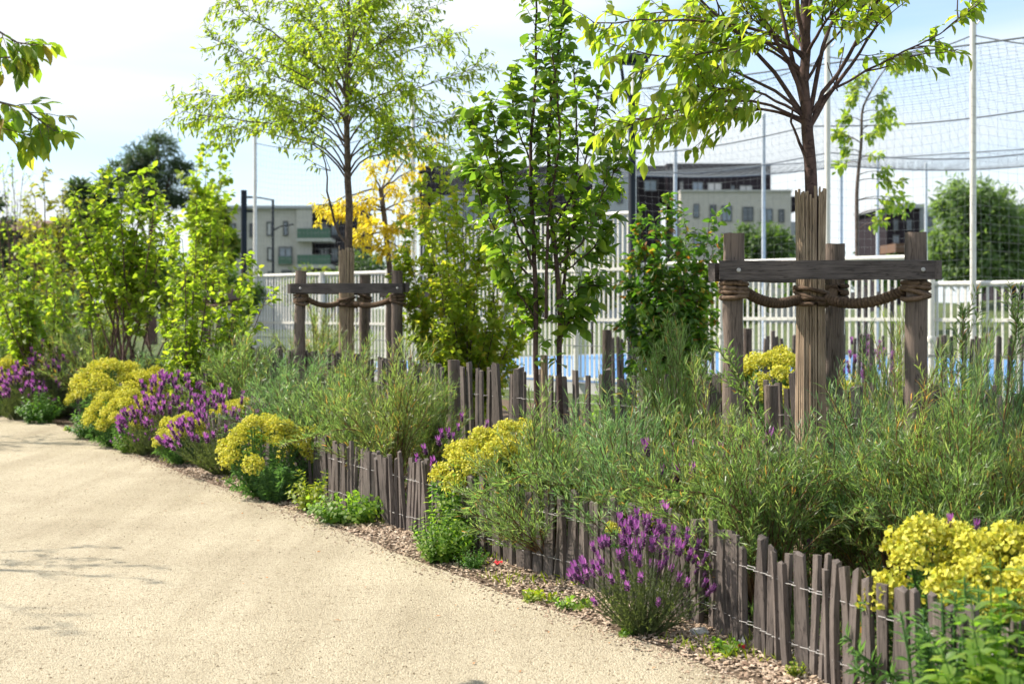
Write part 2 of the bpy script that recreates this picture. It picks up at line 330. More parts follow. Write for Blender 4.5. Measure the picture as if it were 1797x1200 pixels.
def picket_fence(label, line, h, w, t, gap, wires, seed, posts=None, z0=0.0, nvar=12, jz=.02, wamp=0.5, group=None):
    line = np.array(line, float); seg = np.linalg.norm(np.diff(line, axis=0), axis=1); cum = np.r_[0, np.cumsum(seg)]
    r = random.Random(seed); total = cum[-1]
    f = thing('picket_fence', label, 'fence', (line[0][0], line[0][1], z0), 0, group)
    org = np.array([line[0][0], line[0][1], z0])
    variants = [picket_mesh(h*(1+r.uniform(-.02, .02)), w*r.uniform(.6, 1.2), t*r.uniform(.8, 1.3), seed*31+i) for i in range(nvar)]
    at = lambda s: (np.interp(s, cum, line[:, 0]), np.interp(s, cum, line[:, 1]))
    s = 0.03; spots = []; rest = []
    while s < total-.02:
        x, y = at(s); x2, y2 = at(min(s+.05, total)); x1, y1 = at(max(s-.05, 0)); a = math.atan2(y2-y1, x2-x1)
        lean = r.gauss(0, .035) if r.random() > .06 else r.gauss(0, .11)
        me = r.choice(variants); loc = (x-org[0]+r.gauss(0, .006), y-org[1]+r.gauss(0, .006), r.gauss(0, jz)+.05*math.sin(s*.9+seed)*jz*20*.3)
        rot = (r.gauss(0, .03), lean, a+r.gauss(0, .26)+(math.pi if r.random() < .5 else 0))
        if len(spots) < 300: o = obj('picket', me, f, loc=loc); o.rotation_euler = rot
        else:                                        # the farthest ones, too small to pick apart, as one part
            A = np.array(Matrix.LocRotScale(Vector(loc), Euler(rot), None)); Vp = np.array([v.co[:] for v in me.vertices])@A[:3, :3].T+A[:3, 3]
            rest.append((Vp, np.array([list(pl.vertices) for pl in me.polygons if len(pl.vertices) == 4])))
        spots.append((x-org[0], y-org[1])); s += w*(1+gap)*r.uniform(.82, 1.22)
    if rest: obj('pickets', make_mesh('pickets', rest, M_PICKET, False), f, kind='stuff')
    sp = np.array(spots)
    nv = nrm(np.gradient(sp, axis=0)); nv = np.c_[-nv[:, 1], nv[:, 0]]
    for hz in wires:
        ch = []
        for ph in (0, 1):
            pts = []
            zz = hz + np.convolve(np.random.RandomState(seed+int(hz*100)).randn(len(sp)), np.ones(7)/7, 'same')*.012
            for i in range(len(sp)-1):
                sgn = -1 if ph else 1
                pts.append([*(sp[i]+nv[i]*sgn*(t*.5+.011)), zz[i]])
                m = (sp[i]+sp[i+1])/2; pts.append([m[0], m[1], (zz[i]+zz[i+1])/2+(.004 if ph else -.004)])
            ch += tube(pts, .0017, 4, False)
        obj('wire', make_mesh('wire', ch, M_WIRE), f)
    for (px, py, ph_, pr_) in (posts or []):
        rr = np.random.RandomState(int(px*1000) % 9999)
        pts = np.array([[px-org[0], py-org[1], z] for z in np.linspace(-.05, ph_, 5)]); pts[:, :2] += rr.randn(5, 2)*.004
        obj('post', make_mesh('post', tube(pts, pr_*(1+rr.randn(5)*.03), 9), M_POST), f)
    return f

Ds = np.arange(4.3, 27.6, .4)
picket_fence('low weathered chestnut picket fence wired along the edge of the sandy path',
             [(fence_x(d)+.03*math.sin(d*1.1)*(d > 7), d) for d in Ds], 0.52, .050, .025, .18, (.12, .38), 11)
rear = [G(300, 23), G(465, 18.6), G(620, 15.4), G(780, 12.8), G(930, 11.6), G(1080, 11.0), G(1370, 10.0), G(1700, 9.2), G(1900, 8.8)]
rear = [(p[0], p[1]) for p in rear]
picket_fence('chestnut picket fence at the back of the flower bed behind the stemmed tree',
             rear, 1.08, .058, .028, .30, (.25, .85), 23, posts=[(G(796, 12.55)[0], 12.55, 1.14, .05), (G(690, 14.1)[0], 14.1, 1.1, .05), (G(1354, 9.9)[0], 9.9, 1.06, .05), (G(1640, 9.25)[0], 9.25, 1.05, .05)])
far = [G(1052, 17.6), G(1250, 18.4), G(1500, 19.0), G(1900, 19.6)]
picket_fence('widely spaced dark picket fence beyond the bed in front of the white railing',
             [(p[0], p[1]) for p in far], 1.22, .05, .03, 1.0, (.3, .95), 37,
             posts=[(G(1066, 17.5)[0], 17.5, 1.33, .06), (G(1312, 18.5)[0], 18.5, 1.33, .06), (G(1606, 19.1)[0], 19.1, 1.33, .06)])

# ------------------------------------------------------------------ tree guards with rope
def bent(p, q, n, sag):
    t = np.linspace(0, 1, n)[:, None]; b = p+(q-p)*t; b[:, 2] -= sag*4*(t*(1-t))[:, 0]; return b
def helix_around(path, R, r, pitch, sides=5, steps=9):
    path = np.asarray(path); seg = np.linalg.norm(np.diff(path, axis=0), axis=1); cum = np.r_[0, np.cumsum(seg)]; Ltot = cum[-1]
    n = int(Ltot/pitch*steps)+2; s = np.linspace(0, Ltot, n)
    c = np.stack([np.interp(s, cum, path[:, k]) for k in range(3)], -1); tg = nrm(np.gradient(c, axis=0))
    a = nrm(np.cross(tg, [0, 0, 1.0])); b = np.cross(tg, a); ph = s/pitch*2*math.pi
    return tube(c+R*(np.cos(ph)[:, None]*a+np.sin(ph)[:, None]*b), r, sides, False)
def coil(center, R, z, n, r, seed):
    rr = np.random.RandomState(seed); ch = []
    for i in range(n):
        an = np.linspace(0, 2*math.pi*1.03, 26); tz = rr.randn()*.012
        pts = np.stack([center[0]+(R+r*.8)*np.cos(an), center[1]+(R+r*.8)*np.sin(an), z-i*r*1.75+tz*np.sin(an+rr.rand()*6)+rr.randn(26)*.001], -1)
        ch += tube(pts, r*(1+rr.randn(26)*.05), 6, False)
    return ch
def tree_guard(label, fl, fr, bk, trunk, seed, h=2.0, pr=.062):
    g = thing('tree_guard', label, 'tree guard', (trunk[0], trunk[1], 0), 0, 'wooden tree guards around the young trees')
    T = np.array([trunk[0], trunk[1], 0.0]); rr = np.random.RandomState(seed)
    ps = [np.array([p[0], p[1], 0.0])-T for p in (fl, fr, bk)]
    hs = [h, h, h-.02]
    for p, hh in zip(ps, hs):
        n = 14; zz = np.linspace(-.05, hh, n); off = np.cumsum(rr.randn(n, 2)*.0035, axis=0); off -= off[-1]
        pts = np.c_[p[0]+off[:, 0], p[1]+off[:, 1], zz]; rad = pr*(1+rr.randn(n)*.03)*np.linspace(1.04, .96, n)
        V, F = tube(pts, rad, 12, False)[0]
        V = V + np.c_[rr.randn(len(V), 2)*.0022, np.zeros(len(V))]; V[-12:, 2] += rr.randn(12)*.0018
        V = np.r_[V, V[-12:], [np.r_[p[0], p[1], hh-.002]]]
        tops = np.array([[len(V)-13+k, len(V)-13+(k+1) % 12, len(V)-1] for k in range(12)])
        me = make_mesh('post', [(V, F), (V, tops)], M_POST); obj('post', me, g)
    zb = 1.81
    def beam(a, b, out, ext, dz):
        d = nrm(b-a); nv = np.array([-d[1], d[0], 0]); nv *= np.sign(np.dot(nv, out)) or 1
        mid = (a+b)/2 + nv*(pr+.022); Ln = np.linalg.norm(b-a)+ext
        n = 9; xs = np.linspace(-Ln/2, Ln/2, n); V = []
        for x in xs:
            for (yy, z) in ((-.022, -.052), (.022, -.052), (.022, .052), (-.022, .052)):
                V.append([x, yy+rr.randn()*.0012, z+rr.randn()*.0016])
        i = np.arange(n-1)[:, None]*4; j = np.arange(4)[None]; k = (j+1) % 4
        F = np.stack([i+j, i+k, i+k+4, i+j+4], -1).reshape(-1, 4); V = np.array(V)
        me = make_mesh('beam', [(V, F), (V, np.array([[3, 2, 1, 0], [len(V)-4, len(V)-3, len(V)-2, len(V)-1]]))], M_BEAM, False)
        o = obj('beam', me, g, loc=tuple(mid+[0, 0, zb+dz])); o.rotation_euler = (0, rr.randn()*.006, math.atan2(d[1], d[0]))
    cen = (ps[0]+ps[1]+ps[2])/3
    for p, hh in zip(ps[:2], hs):
        c0 = p+[0, -pr-.046, zb]; obj('bolt', make_mesh('bolt', tube(np.array([c0+[0.01, 0, 0], c0+[.01, -.004, 0], c0+[.01, -.008, 0]]), [.013, .013, .009], 8), M_WIRE), g)
    beam(ps[0], ps[1], (ps[0]+ps[1])/2-cen, .17, 0)
    beam(ps[0], ps[2], (ps[0]+ps[2])/2-cen, .20, -.006)
    beam(ps[1], ps[2], (ps[1]+ps[2])/2-cen, .20, .008)
    for i, p in enumerate(ps):
        w = coil(p, pr, 1.735, 4, .014, seed+i)
        obj('rope_lashing', make_mesh('rope_lashing', w, M_ROPE), g)
        tr = np.array([0, 0, 1.655]); d = nrm((tr-p)*[1, 1, 0]); a = p+d*pr*1.1+[0, 0, 1.70]; b = tr-d*.085
        path = bent(a, b, 14, .05)
        obj('rope', make_mesh('rope', helix_around(path, .021, .0125, .0215)+tube(path, .022, 8, False), M_ROPE), g)
    obj('rope_lashing', make_mesh('rope_lashing', coil((0, 0), .083, 1.70, 4, .0145, seed+9), M_ROPE), g)
    return g
def reeds(height, R0, seed, n=36, R1=None):
    rr = np.random.RandomState(seed); ch = []; R1 = R1 or R0*1.12
    for k in range(n):
        a = k*2*math.pi/n+rr.randn()*.03; hh = height+rr.randn()*.022 - (.12 if rr.rand() < .06 else 0)
        zz = np.array([0, .35, .75, .85, 1.0])*hh; Rr = np.interp(zz/height, [0, .6, .74, 1.0], [R1*.98, R0*.94, R0*.88, R0*1.0])+rr.rand()*.008
        aa = a+rr.randn()*.05*np.linspace(0, 1, 5)
        ch += tube(np.c_[np.cos(aa)*Rr, np.sin(aa)*Rr, zz], .0078*(1+.14*rr.randn()), 5)
    return ch
GA = dict(fl=G(1288, 8.05), fr=G(1607, 7.95), bk=G(1466, 8.95), trunk=G(1423, 8.35))
tree_guard('three post timber tree guard roped to the nearer tree on the right', GA['fl'], GA['fr'], GA['bk'], GA['trunk'], 41, h=2.02)
GB = dict(fl=G(528, 15.5), fr=G(697, 15.3), bk=G(640, 16.4), trunk=G(608, 15.8))
tree_guard('three post timber tree guard roped to the tree left of centre', GB['fl'], GB['fr'], GB['bk'], GB['trunk'], 57, h=2.0)
GC = dict(fl=G(1478, 24.0), fr=G(1566, 23.6), bk=G(1520, 24.9), trunk=G(1507, 24.3))
tree_guard('distant timber tree guard seen between the posts of the nearest guard', GC['fl'], GC['fr'], GC['bk'], GC['trunk'], 63, h=1.95)
GD = dict(fl=G(308, 25.0), fr=G(412, 24.6), bk=G(360, 25.9), trunk=G(350, 25.3))
tree_guard('distant timber tree guard half hidden by green trees at left', GD['fl'], GD['fr'], GD['bk'], GD['trunk'], 67, h=1.95)
GE = dict(fl=G(683, 21.0), fr=G(800, 20.6), bk=G(745, 21.9), trunk=G(700, 21.3))
tree_guard('blurred timber tree guard under the golden yellow tree', GE['fl'], GE['fr'], GE['bk'], GE['trunk'], 69, h=1.95)

# ------------------------------------------------------------------ tree growing
class Tree:
    def __init__(s, seed): s.r = np.random.RandomState(seed); s.wood = []; s.lp = []; s.la = []; s.ln = []; s.ll = []; s.lw = []
    def curve(s, p0, p1, d0=None, n=9, wob=.03, end=None):
        p0 = np.asarray(p0, float); p1 = np.asarray(p1, float); Ln = np.linalg.norm(p1-p0)
        d0 = nrm(p1-p0) if d0 is None else nrm(d0); d1 = nrm(p1-p0) if end is None else nrm(end)
        t = np.linspace(0, 1, n)[:, None]
        h = (2*t**3-3*t**2+1)*p0+(t**3-2*t**2+t)*d0*Ln+(-2*t**3+3*t**2)*p1+(t**3-t**2)*d1*Ln
        w = np.cumsum(s.r.randn(n, 3), axis=0)*wob*Ln/n**.5; w -= t*w[-1]; w[0] = 0
        return h+w*.5
    def limb(s, pts, r0, r1, sides=6): s.wood += tube(pts, np.linspace(r0, r1, len(pts)), sides, False)
    def at(s, pts, t):
        f = t*(len(pts)-1); i = min(int(f), len(pts)-2); return pts[i]+(pts[i+1]-pts[i])*(f-i), nrm(pts[i+1]-pts[i])
    def leaves(s, pts, t0, n, L, W, droop=.5, spread=1.0, clump=1):
        r = s.r
        for k in range(n):
            t = t0+(1-t0)*(k+r.rand())/n; p, d = s.at(pts, min(t, .999))
            for c in range(clump):
                q = r.randn(3); q -= q.dot(d)*d; q = nrm(q)
                a = nrm(d*.55+q*spread+np.array([0, 0, -droop])+r.randn(3)*.15)
                s.lp.append(p+r.randn(3)*.004); s.la.append(a); nn = np.array([0, 0, 1.0])+r.randn(3)*.45+q*.25; s.ln.append(nn)
                sz = L*(.65+.55*r.rand()); s.ll.append(sz); s.lw.append(sz*W*(.85+.3*r.rand()))
    def twigs(s, pts, t0, n, length, r0, leaf, up=.2, fan=1.0, nleaf=8, sub=0, droopy=0.0, t1=1.0):
        r = s.r
        for k in range(n):
            t = t0+(t1-t0)*(k+r.rand())/n; p, d = s.at(pts, min(t, .999))
            q = r.randn(3); q -= q.dot(d)*d; q = nrm(q)
            dr = nrm(d*.8+q*fan+np.array([0, 0, up])); Ln = length*(.5+.8*r.rand())*(1.15-.55*t)
            e = p+dr*Ln+np.array([0, 0, -droopy*Ln]); c = s.curve(p, e, dr, 5, .08)
            s.limb(c, r0, r0*.4, 4)
            if sub: s.twigs(c, .25, sub, length*.45, r0*.6, leaf, up, fan, max(3, nleaf//2), 0, droopy)
            s.leaves(c, .12, nleaf, *leaf)
    def build(s, t, leafmat, barkmat, tmpl=T_SMALL, nparts=0, leafname='foliage', trunkname='trunk', org=(0, 0, 0), leafmesh=None):
        org = np.asarray(org, float)
        wd = [(V-org, F) for V, F in s.wood]
        obj(trunkname, make_mesh(trunkname, wd, barkmat), t)
        lp = np.array(s.lp)-org; la = np.array(s.la); ln = np.array(s.ln); ll = np.array(s.ll); lw = np.array(s.lw)
        rest = np.arange(len(lp))
        if nparts:
            wp = lp+org; d = wp[:, 1]; px = wp[:, 0]/d*FPX+CX; py = HY-(wp[:, 2]-EYE)/d*FPX
            vis = (px > -10) & (px < 1807) & (py > -10) & (py < 1210)
            sc = np.where(vis, ll/d, 0); order = np.argsort(-sc); top = order[:nparts]; rest = order[nparts:]
            V, F = tmpl; me = make_mesh('leaf', [(V, F)], leafmat)
            for i in top: obj('leaf', me, t, M=leaf_matrix(lp[i], la[i], ln[i], ll[i], lw[i]))
        if len(rest):
            ch = leaf_verts(tmpl, lp[rest], la[rest], ln[rest], ll[rest], lw[rest])
            obj('crown', make_mesh('crown', [ch], leafmat), t, kind='stuff')

def rnd_depth(r, s): return r.randn()*s

G_LIME = mat_leaf('lime_green_leaves', [(.12, .17, .024), (.175, .22, .030), (.09, .14, .020), (.235, .245, .04)], trans=.58)
G_FRESH = mat_leaf('fresh_green_leaves', [(.105, .155, .020), (.155, .205, .026), (.075, .125, .017), (.20, .215, .032)], trans=.56)
G_DARK = mat_leaf('dark_glossy_leaves', [(.055, .105, .021), (.085, .14, .024), (.068, .12, .021), (.15, .185, .03)], trans=.54, rough=.36)
G_MID = mat_leaf('mid_green_leaves', [(.045, .088, .016), (.075, .115, .018), (.12, .155, .02), (.15, .13, .025)], trans=.4)
G_REDTIP = mat_leaf('green_leaves_red_tips', [(.040, .10, .018, 0), (.07, .135, .022, .6), (.11, .165, .026, .9), (.24, .09, .03, .98)], trans=.45)
G_YELLOW = mat_leaf('golden_leaves', [(.56, .47, .045), (.64, .54, .06), (.48, .43, .04)], trans=.5, tint=(.5, .48, .24))
G_PINE = mat_leaf('pine_needles', [(.036, .062, .034), (.052, .082, .042), (.026, .048, .028)], trans=.25)
G_FAR = mat_leaf('far_green_leaves', [(.045, .085, .024), (.065, .11, .03), (.033, .065, .02)], trans=.35)
G_ROUND = mat_leaf('blue_green_leaves', [(.085, .135, .060), (.115, .165, .072), (.062, .105, .046)], trans=.45)

def cloud_crown(label, cat, name, base, blobs, n, leaf, leafmat, seed, trunk_r=.12, barkmat=None, tmpl=T_SMALL, droop=.3, group=None):
    """a tree seen far away: limbs to every clump, leaves in the clumps' shells"""
    t = thing(name, label, cat, (base[0], base[1], 0), 0, group); tr = Tree(seed); r = tr.r
    base = np.array([base[0], base[1], 0.0]); blobs = [(np.array(b[0]), np.array(b[1])) for b in blobs]
    zt = min(b[0][2]-b[1][2] for b in blobs); zt = max(zt, .3)
    cx = np.mean([b[0] for b in blobs], axis=0); top = np.array([base[0]*.4+cx[0]*.6, base[1]*.4+cx[1]*.6, cx[2]])
    tk = tr.curve(base, top, (0, 0, 1), 8, .02); tr.limb(tk, trunk_r, trunk_r*.3, 8)
    vol = np.array([np.prod(b[1])**.67 for b in blobs]); cnt = (vol/vol.sum()*n).astype(int)
    for (c, s), k in zip(blobs, cnt):
        p, d = tr.at(tk, .35+.5*r.rand()); br = tr.curve(p, c, nrm(c-p)+[0, 0, .4], 6, .05); tr.limb(br, trunk_r*.35, trunk_r*.08, 5)
        nc = max(4, k//55); cc = nrm(r.randn(nc, 3))*(r.rand(nc, 1)**.35)*s*.88+c
        for q in cc[:min(nc, 14)]:
            p2, _ = tr.at(br, .5+.45*r.rand()); tr.limb(tr.curve(p2, q, None, 4, .05), trunk_r*.08, trunk_r*.03, 4)
        which = r.randint(nc, size=k); pts = cc[which]+r.randn(k, 3)*s*.17
        out = nrm(pts-c)
        tr.lp += list(pts); tr.la += list(nrm(out*.6+r.randn(k, 3)*.6+[0, 0, -droop])); tr.ln += list(nrm(out*.6+r.randn(k, 3)*.5+[0, 0, .6]))
        sz = leaf[0]*(.6+.8*r.rand(k)); tr.ll += list(sz); tr.lw += list(sz*leaf[1])
    tr.build(t, leafmat, barkmat or M_BARK, tmpl, org=base)
    return t

# ---- nearer tree on the right
def tree_right():
    b = GA['trunk']; D0 = b[1]
    t = thing('street_tree', 'young tree with reed wrapped trunk and bare dark limbs inside the nearer guard', 'tree', (b[0], b[1], 0))
    T = Tree(101); r = T.r
    fork = P(1416, 205, D0)
    tk = T.curve((b[0], b[1], 0), P(1424, 340, D0), (0, 0, 1), 8, .004); T.limb(tk, .047, .037, 10)
    tk2 = T.curve(tk[-1], fork, (0, 0, 1), 6, .02); T.limb(tk2, .037, .034, 10)
    lead = T.curve(fork, P(1402, -420, D0+.1), (-.05, 0, 1), 12, .03); T.limb(lead, .032, .012, 9)
    leaf = (.095, .42, .75, .8)
    tips = [  # tip x, y, depth offset, start t along the trunk top, radius, leafiness
        (1180, -70, .2, .95, .016, .35), (1235, -160, -.3, .9, .017, .3), (1300, -240, .35, .9, .017, .3), (1345, -320, -.3, 1, .016, .3), (1440, -330, .3, 1, .017, .3),
        (1475, -260, -.25, 1, .016, .3), (1530, -190, .2, .9, .016, .35), (1600, -110, -.2, .8, .016, .5), (1545, 30, .1, .72, .018, .12), (1700, 15, .3, .95, .010, .5),
        (1062, 75, .2, .95, .011, .9), (1040, 40, -.15, 1, .012, 1.0), (1135, 25, .5, 1, .012, 1.0), (1055, 235, -.2, .95, .010, .95), (1140, 215, .3, .9, .010, .9), (1190, 105, -.3, 1, .012, .9),
        (1215, 150, -.35, .95, .010, 1.0), (1240, 190, .15, .85, .010, .85), (1260, 60, .3, 1, .011, .9), (1310, 20, -.4, 1, .012, .55), (1380, 10, .45, 1, .012, .5), (1480, -20, -.35, 1, .012, .5), (1560, -40, .4, 1, .010, .6)]
    for (x, y, dz, ts, rad, lf) in tips:
        p, d = T.at(tk2, ts*.999) if ts < 1 else T.at(lead, .05+.12*r.rand())
        q = P(x, y, D0+dz); low = y > 20 and x < 1300
        d0 = nrm(q-p)*.8+np.array([0, 0, .5 if not low else .55]); end = nrm(q-p)+np.array([0, 0, .35 if not low else -.25])
        c = T.curve(p, q, d0, 11, .05, end); T.limb(c, rad, rad*.28, 7)
        Ln = np.linalg.norm(q-p)
        if lf >= .8:
            T.twigs(c, .42, int(15*lf), .30, .0035, leaf, up=-.05, fan=.8, nleaf=7, sub=1, droopy=.15); T.leaves(c, .45, int(12*lf), *leaf)
        else:
            T.twigs(c, .35, int(9*lf)+2, .42, .0055, leaf, up=.3, fan=.6, nleaf=int(4*lf)+1, sub=0)
            T.twigs(c, .45, int(22*lf), .30, .0035, leaf, up=.05, fan=.8, nleaf=8, sub=0, droopy=.1)
    # snags at the trunk's right
    for (x0, y0, x1, y1, rr_) in ((1413, 275, 1388, 215, .011), (1388, 215, 1392, 185, .008), (1466, 150, 1475, 120, .006), (1470, 160, 1452, 110, .005)):
        T.limb(T.curve(P(x0, y0, D0), P(x1, y1, D0), None, 6, .08), rr_, rr_*.6, 6)
    T.build(t, G_FRESH_R, M_BARKRED, T_OVAL, nparts=300, org=(b[0], b[1], 0))
    w = obj('trunk_wrap', make_mesh('trunk_wrap', reeds(2.27, .078, 7), M_REED), t, kind='stuff')
G_FRESH_R = mat_leaf('cherry_like_leaves', [(.085, .14, .020), (.12, .175, .025), (.155, .20, .03), (.19, .195, .035)], trans=.55)
tree_right()

# ---- light tree left of centre
def tree_left():
    b = GB['trunk']; D0 = b[1]
    t = thing('street_tree', 'slender lime green tree with reed wrapped trunk inside the farther guard', 'tree', (b[0], b[1], 0))
    T = Tree(202); r = T.r
    tk = T.curve((b[0], b[1], 0), P(613, 360, D0), (0, 0, 1), 7, .006); T.limb(tk, .052, .042, 9)
    lead = T.curve(tk[-1], P(607, -160, D0), (0, 0, 1), 14, .03); T.limb(lead, .040, .010, 8)
    leaf = (.085, .36, .5, .8)
    tips = [(318, 195, -.3, .10), (345, 165, .5, .18), (375, 70, .2, .3), (400, 5, -.4, .3), (435, 110, -.9, .25), (455, -40, .5, .4), (380, 215, .9, .08), (500, -90, -.2, .45), (545, -130, .6, .5),
            (840, 115, .2, .2), (800, 205, -.3, .12), (770, 250, .6, .08), (790, 60, .6, .35), (740, 20, -.6, .4), (700, -50, .3, .45), (660, -110, -.4, .5), (735, 150, -1.0, .25), (690, 210, .9, .15),
            (560, 60, -1.2, .3), (520, 120, 1.1, .25), (640, 60, 1.2, .35), (600, 20, -1.0, .4), (660, 110, -1.1, .3), (500, 200, -.9, .1), (470, 190, .5, .12), (700, 240, -.5, .1), (560, 190, .4, .2), (640, 180, -.4, .25), (480, 60, .9, .35), (690, 60, .2, .4),
            (590, 110, .5, .35), (620, 20, .2, .5), (540, 10, .2, .45), (420, 150, .2, .2), (650, 0, -.3, .5), (530, 90, -.4, .35)]
    for (x, y, dz, ts) in tips:
        p, d = T.at(lead, ts); q = P(x, y, D0+dz); v = nrm(q-p)
        c = T.curve(p, q, v*.6+np.array([0, 0, .9]), 10, .05, v+np.array([0, 0, -.15]))
        rad = .011+.003*r.rand(); T.limb(c, rad, rad*.25, 5)
        T.twigs(c, .34, 11, .40, .004, leaf, up=.02, fan=.85, nleaf=8, sub=2, droopy=.1); T.twigs(c, .72, 8, .46, .004, leaf, up=-.02, fan=.7, nleaf=9, sub=2, droopy=.15); T.leaves(c, .4, 20, *leaf)
    T.limb(T.curve(tk[-2], P(563, 262, D0-.4), (-.6, 0, .6), 8, .06), .018, .006, 6)
    for (x, y) in ((545, 292), (520, 268), (560, 240)):
        c = T.curve(P(580, 300, D0-.3), P(x, y, D0-.4), None, 5, .05); T.limb(c, .005, .002, 4); T.leaves(c, .4, 8, *leaf)
    T.build(t, G_LIME, M_BARK, T_SMALL, org=(b[0], b[1], 0))
    obj('trunk_wrap', make_mesh('trunk_wrap', reeds(2.24, .078, 17), M_REED), t, kind='stuff')
tree_left()

# ---- dark stemmed tree in the middle
def tree_mid():
    D0 = 9.6; b = G(962, D0)
    t = thing('multi_stem_tree', 'tall dark leaved multi stemmed tree standing in the middle of the bed', 'tree', (b[0], b[1], 0))
    T = Tree(303); r = T.r; leaf = (.092, .64, .55, .8)
    stems = [([(944, 760), (941, 560), (936, 400), (929, 270), (942, 120), (940, -60)], 0, .020), ([(980, 760), (983, 600), (978, 480), (962, 330), (965, 190), (985, 60), (990, -40)], .05, .021),
             ([(983, 560), (1000, 420), (1015, 300), (1010, 180), (1005, 80)], .25, .012), ([(938, 470), (905, 400), (880, 320), (870, 240), (862, 175)], -.15, .010), ([(958, 560), (960, 400), (985, 250), (975, 120), (955, -20)], -.3, .012),
             ([(975, 470), (1030, 420), (1055, 340), (1085, 290), (1092, 250)], -.2, .007), ([(940, 500), (890, 440), (845, 360), (830, 290)], .2, .009), ([(936, 420), (880, 330), (845, 255), (828, 210)], -.1, .007),
             ([(985, 480), (1040, 440), (1062, 400)], .2, .007), ([(962, 420), (1010, 330), (1045, 230), (1052, 150)], .1, .009), ([(935, 300), (900, 200), (895, 130)], .2, .007), ([(978, 545), (1015, 505), (1045, 490)], .2, .006), ([(940, 560), (900, 500), (885, 450)], -.2, .006), ([(983, 600), (1000, 560), (1020, 548)], -.1, .005), ([(942, 600), (925, 560), (920, 520)], .1, .005), ([(936, 380), (870, 330), (812, 300)], .3, .007), ([(975, 440), (1020, 380), (1070, 330)], .3, .007)]
    for (pl, dz, rad) in stems:
        pts = np.array([P(x, y, D0+dz*(.3+.7*k/len(pl))) for k, (x, y) in enumerate(pl)])
        if rad > .015: pts[0, 2] = -.02
        # smooth by subdividing
        s = np.linspace(0, len(pts)-1, len(pts)*4); c = np.stack([np.interp(s, np.arange(len(pts)), pts[:, k]) for k in range(3)], -1)
        for _ in range(2): c[1:-1] = (c[:-2]+2*c[1:-1]+c[2:])/4
        c[1:-1] += r.randn(len(c)-2, 3)*.004
        T.limb(c, rad, rad*.3, 7)
        t0 = .24 if rad > .015 else .12
        n = int(34 if rad > .015 else (26 if rad > .009 else 15))
        T.twigs(c, t0+.05, n, .25, .003, leaf, up=.25, fan=.75, nleaf=7, sub=0, droopy=.05); T.leaves(c, t0, n, *leaf)
    for (x, y) in ((946, 610), (978, 640), (985, 570), (952, 590), (940, 640), (990, 550), (975, 600)):
        p = P(x, y, D0); c = T.curve(p, p+np.array([r.randn()*.08, r.randn()*.06, .06]), None, 4, .05); T.limb(c, .003, .002, 4); T.leaves(c, .1, 5, *leaf)
    T.build(t, G_DARK, M_BARKRED, T_OVAL, nparts=300, trunkname='stems', org=(b[0], b[1], 0))
    st = obj('stake', make_mesh('stake', tube(np.array([G(955, D0-.02, z)-[b[0], b[1], 0] for z in np.linspace(-.05, 1.28, 6)]), .026, 10), M_REED), t)
tree_mid()

# ---- generic multi-stem shrubs / small trees, outlined by stem tips
def shrub_tree(name, label, bx, D0, tips, leafmat, seed, leaf, ntw, nleaf, twl=.28, rad=.014, tmpl=T_SMALL, up=.35, bark=None, sub=1, depth=.5, basew=.15, t0=.25, droopy=.05):
    b = G(bx, D0); t = thing(name, label, 'tree' if 'tree' in name else 'shrub', (b[0], b[1], 0))
    T = Tree(seed); r = T.r
    for (x, y) in tips:
        q = P(x, y, D0+r.randn()*depth); p = np.array([b[0]+r.randn()*basew*.5, b[1]+r.randn()*basew*.5, -.02])
        c = T.curve(p, q, (q[0]-p[0])*np.array([.35, 0, 0])+np.array([0, 0, 1.0]), 12, .03, nrm(q-p)+np.array([0, 0, .2]))
        T.limb(c, rad, rad*.25, 6); T.twigs(c, t0, ntw, twl, rad*.28, leaf, up=up, fan=.85, nleaf=nleaf, sub=sub, droopy=droopy); T.leaves(c, t0+.1, nleaf*2, *leaf)
    T.build(t, leafmat, bark or M_BARKRED, tmpl, trunkname='stems', org=(b[0], b[1], 0))
    return t
shrub_tree('bushy_tree', 'airy yellow green bushy tree behind the rear pickets, left of the dark tree', 815, 15.6,
           [(735, 320), (770, 285), (815, 295), (850, 320), (800, 330), (755, 340), (705, 400), (720, 450), (750, 380), (800, 380), (840, 420), (880, 440), (910, 470), (920, 530), (900, 590), (710, 520), (740, 560), (770, 470), (830, 500), (870, 540), (690, 470), (790, 560), (760, 600), (850, 600)],
           G_MID2 if False else mat_leaf('small_yellow_green_leaves', [(.13, .18, .026), (.19, .225, .032), (.095, .145, .022), (.27, .225, .04)], trans=.6), 404, (.078, .68, .4, .8), 26, 11, .32, .010, up=.2, depth=.45, t0=.22)
shrub_tree('bushy_tree', 'dense dark green tree with reddish shoot tips beside the dark lamp post', 1175, 14.4,
           [(1125, 380), (1170, 345), (1150, 400), (1205, 400), (1245, 385), (1255, 420), (1100, 455), (1115, 500), (1090, 560), (1160, 460), (1200, 470), (1240, 480), (1180, 520), (1220, 540), (1140, 540), (1250, 545), (1190, 430), (1130, 440), (1215, 500)],
           G_REDTIP, 505, (.092, .58, .4, .8), 24, 10, .27, .011, up=.25, depth=.3, t0=.2)
shrub_tree('multi_stem_tree', 'bright green multi stemmed tree with bare lower stems at left', 235, 18.5,
           [(180, 300), (205, 310), (230, 320), (258, 295), (275, 330), (130, 345), (150, 370), (170, 420), (120, 400), (300, 370), (310, 420), (280, 450), (220, 400), (245, 370), (195, 460), (330, 470), (150, 470), (255, 440), (215, 350), (185, 370), (160, 340), (290, 400)],
           G_FRESH, 606, (.10, .74, .5, .7), 14, 8, .30, .018, up=.5, depth=.5, t0=.52, basew=.5)
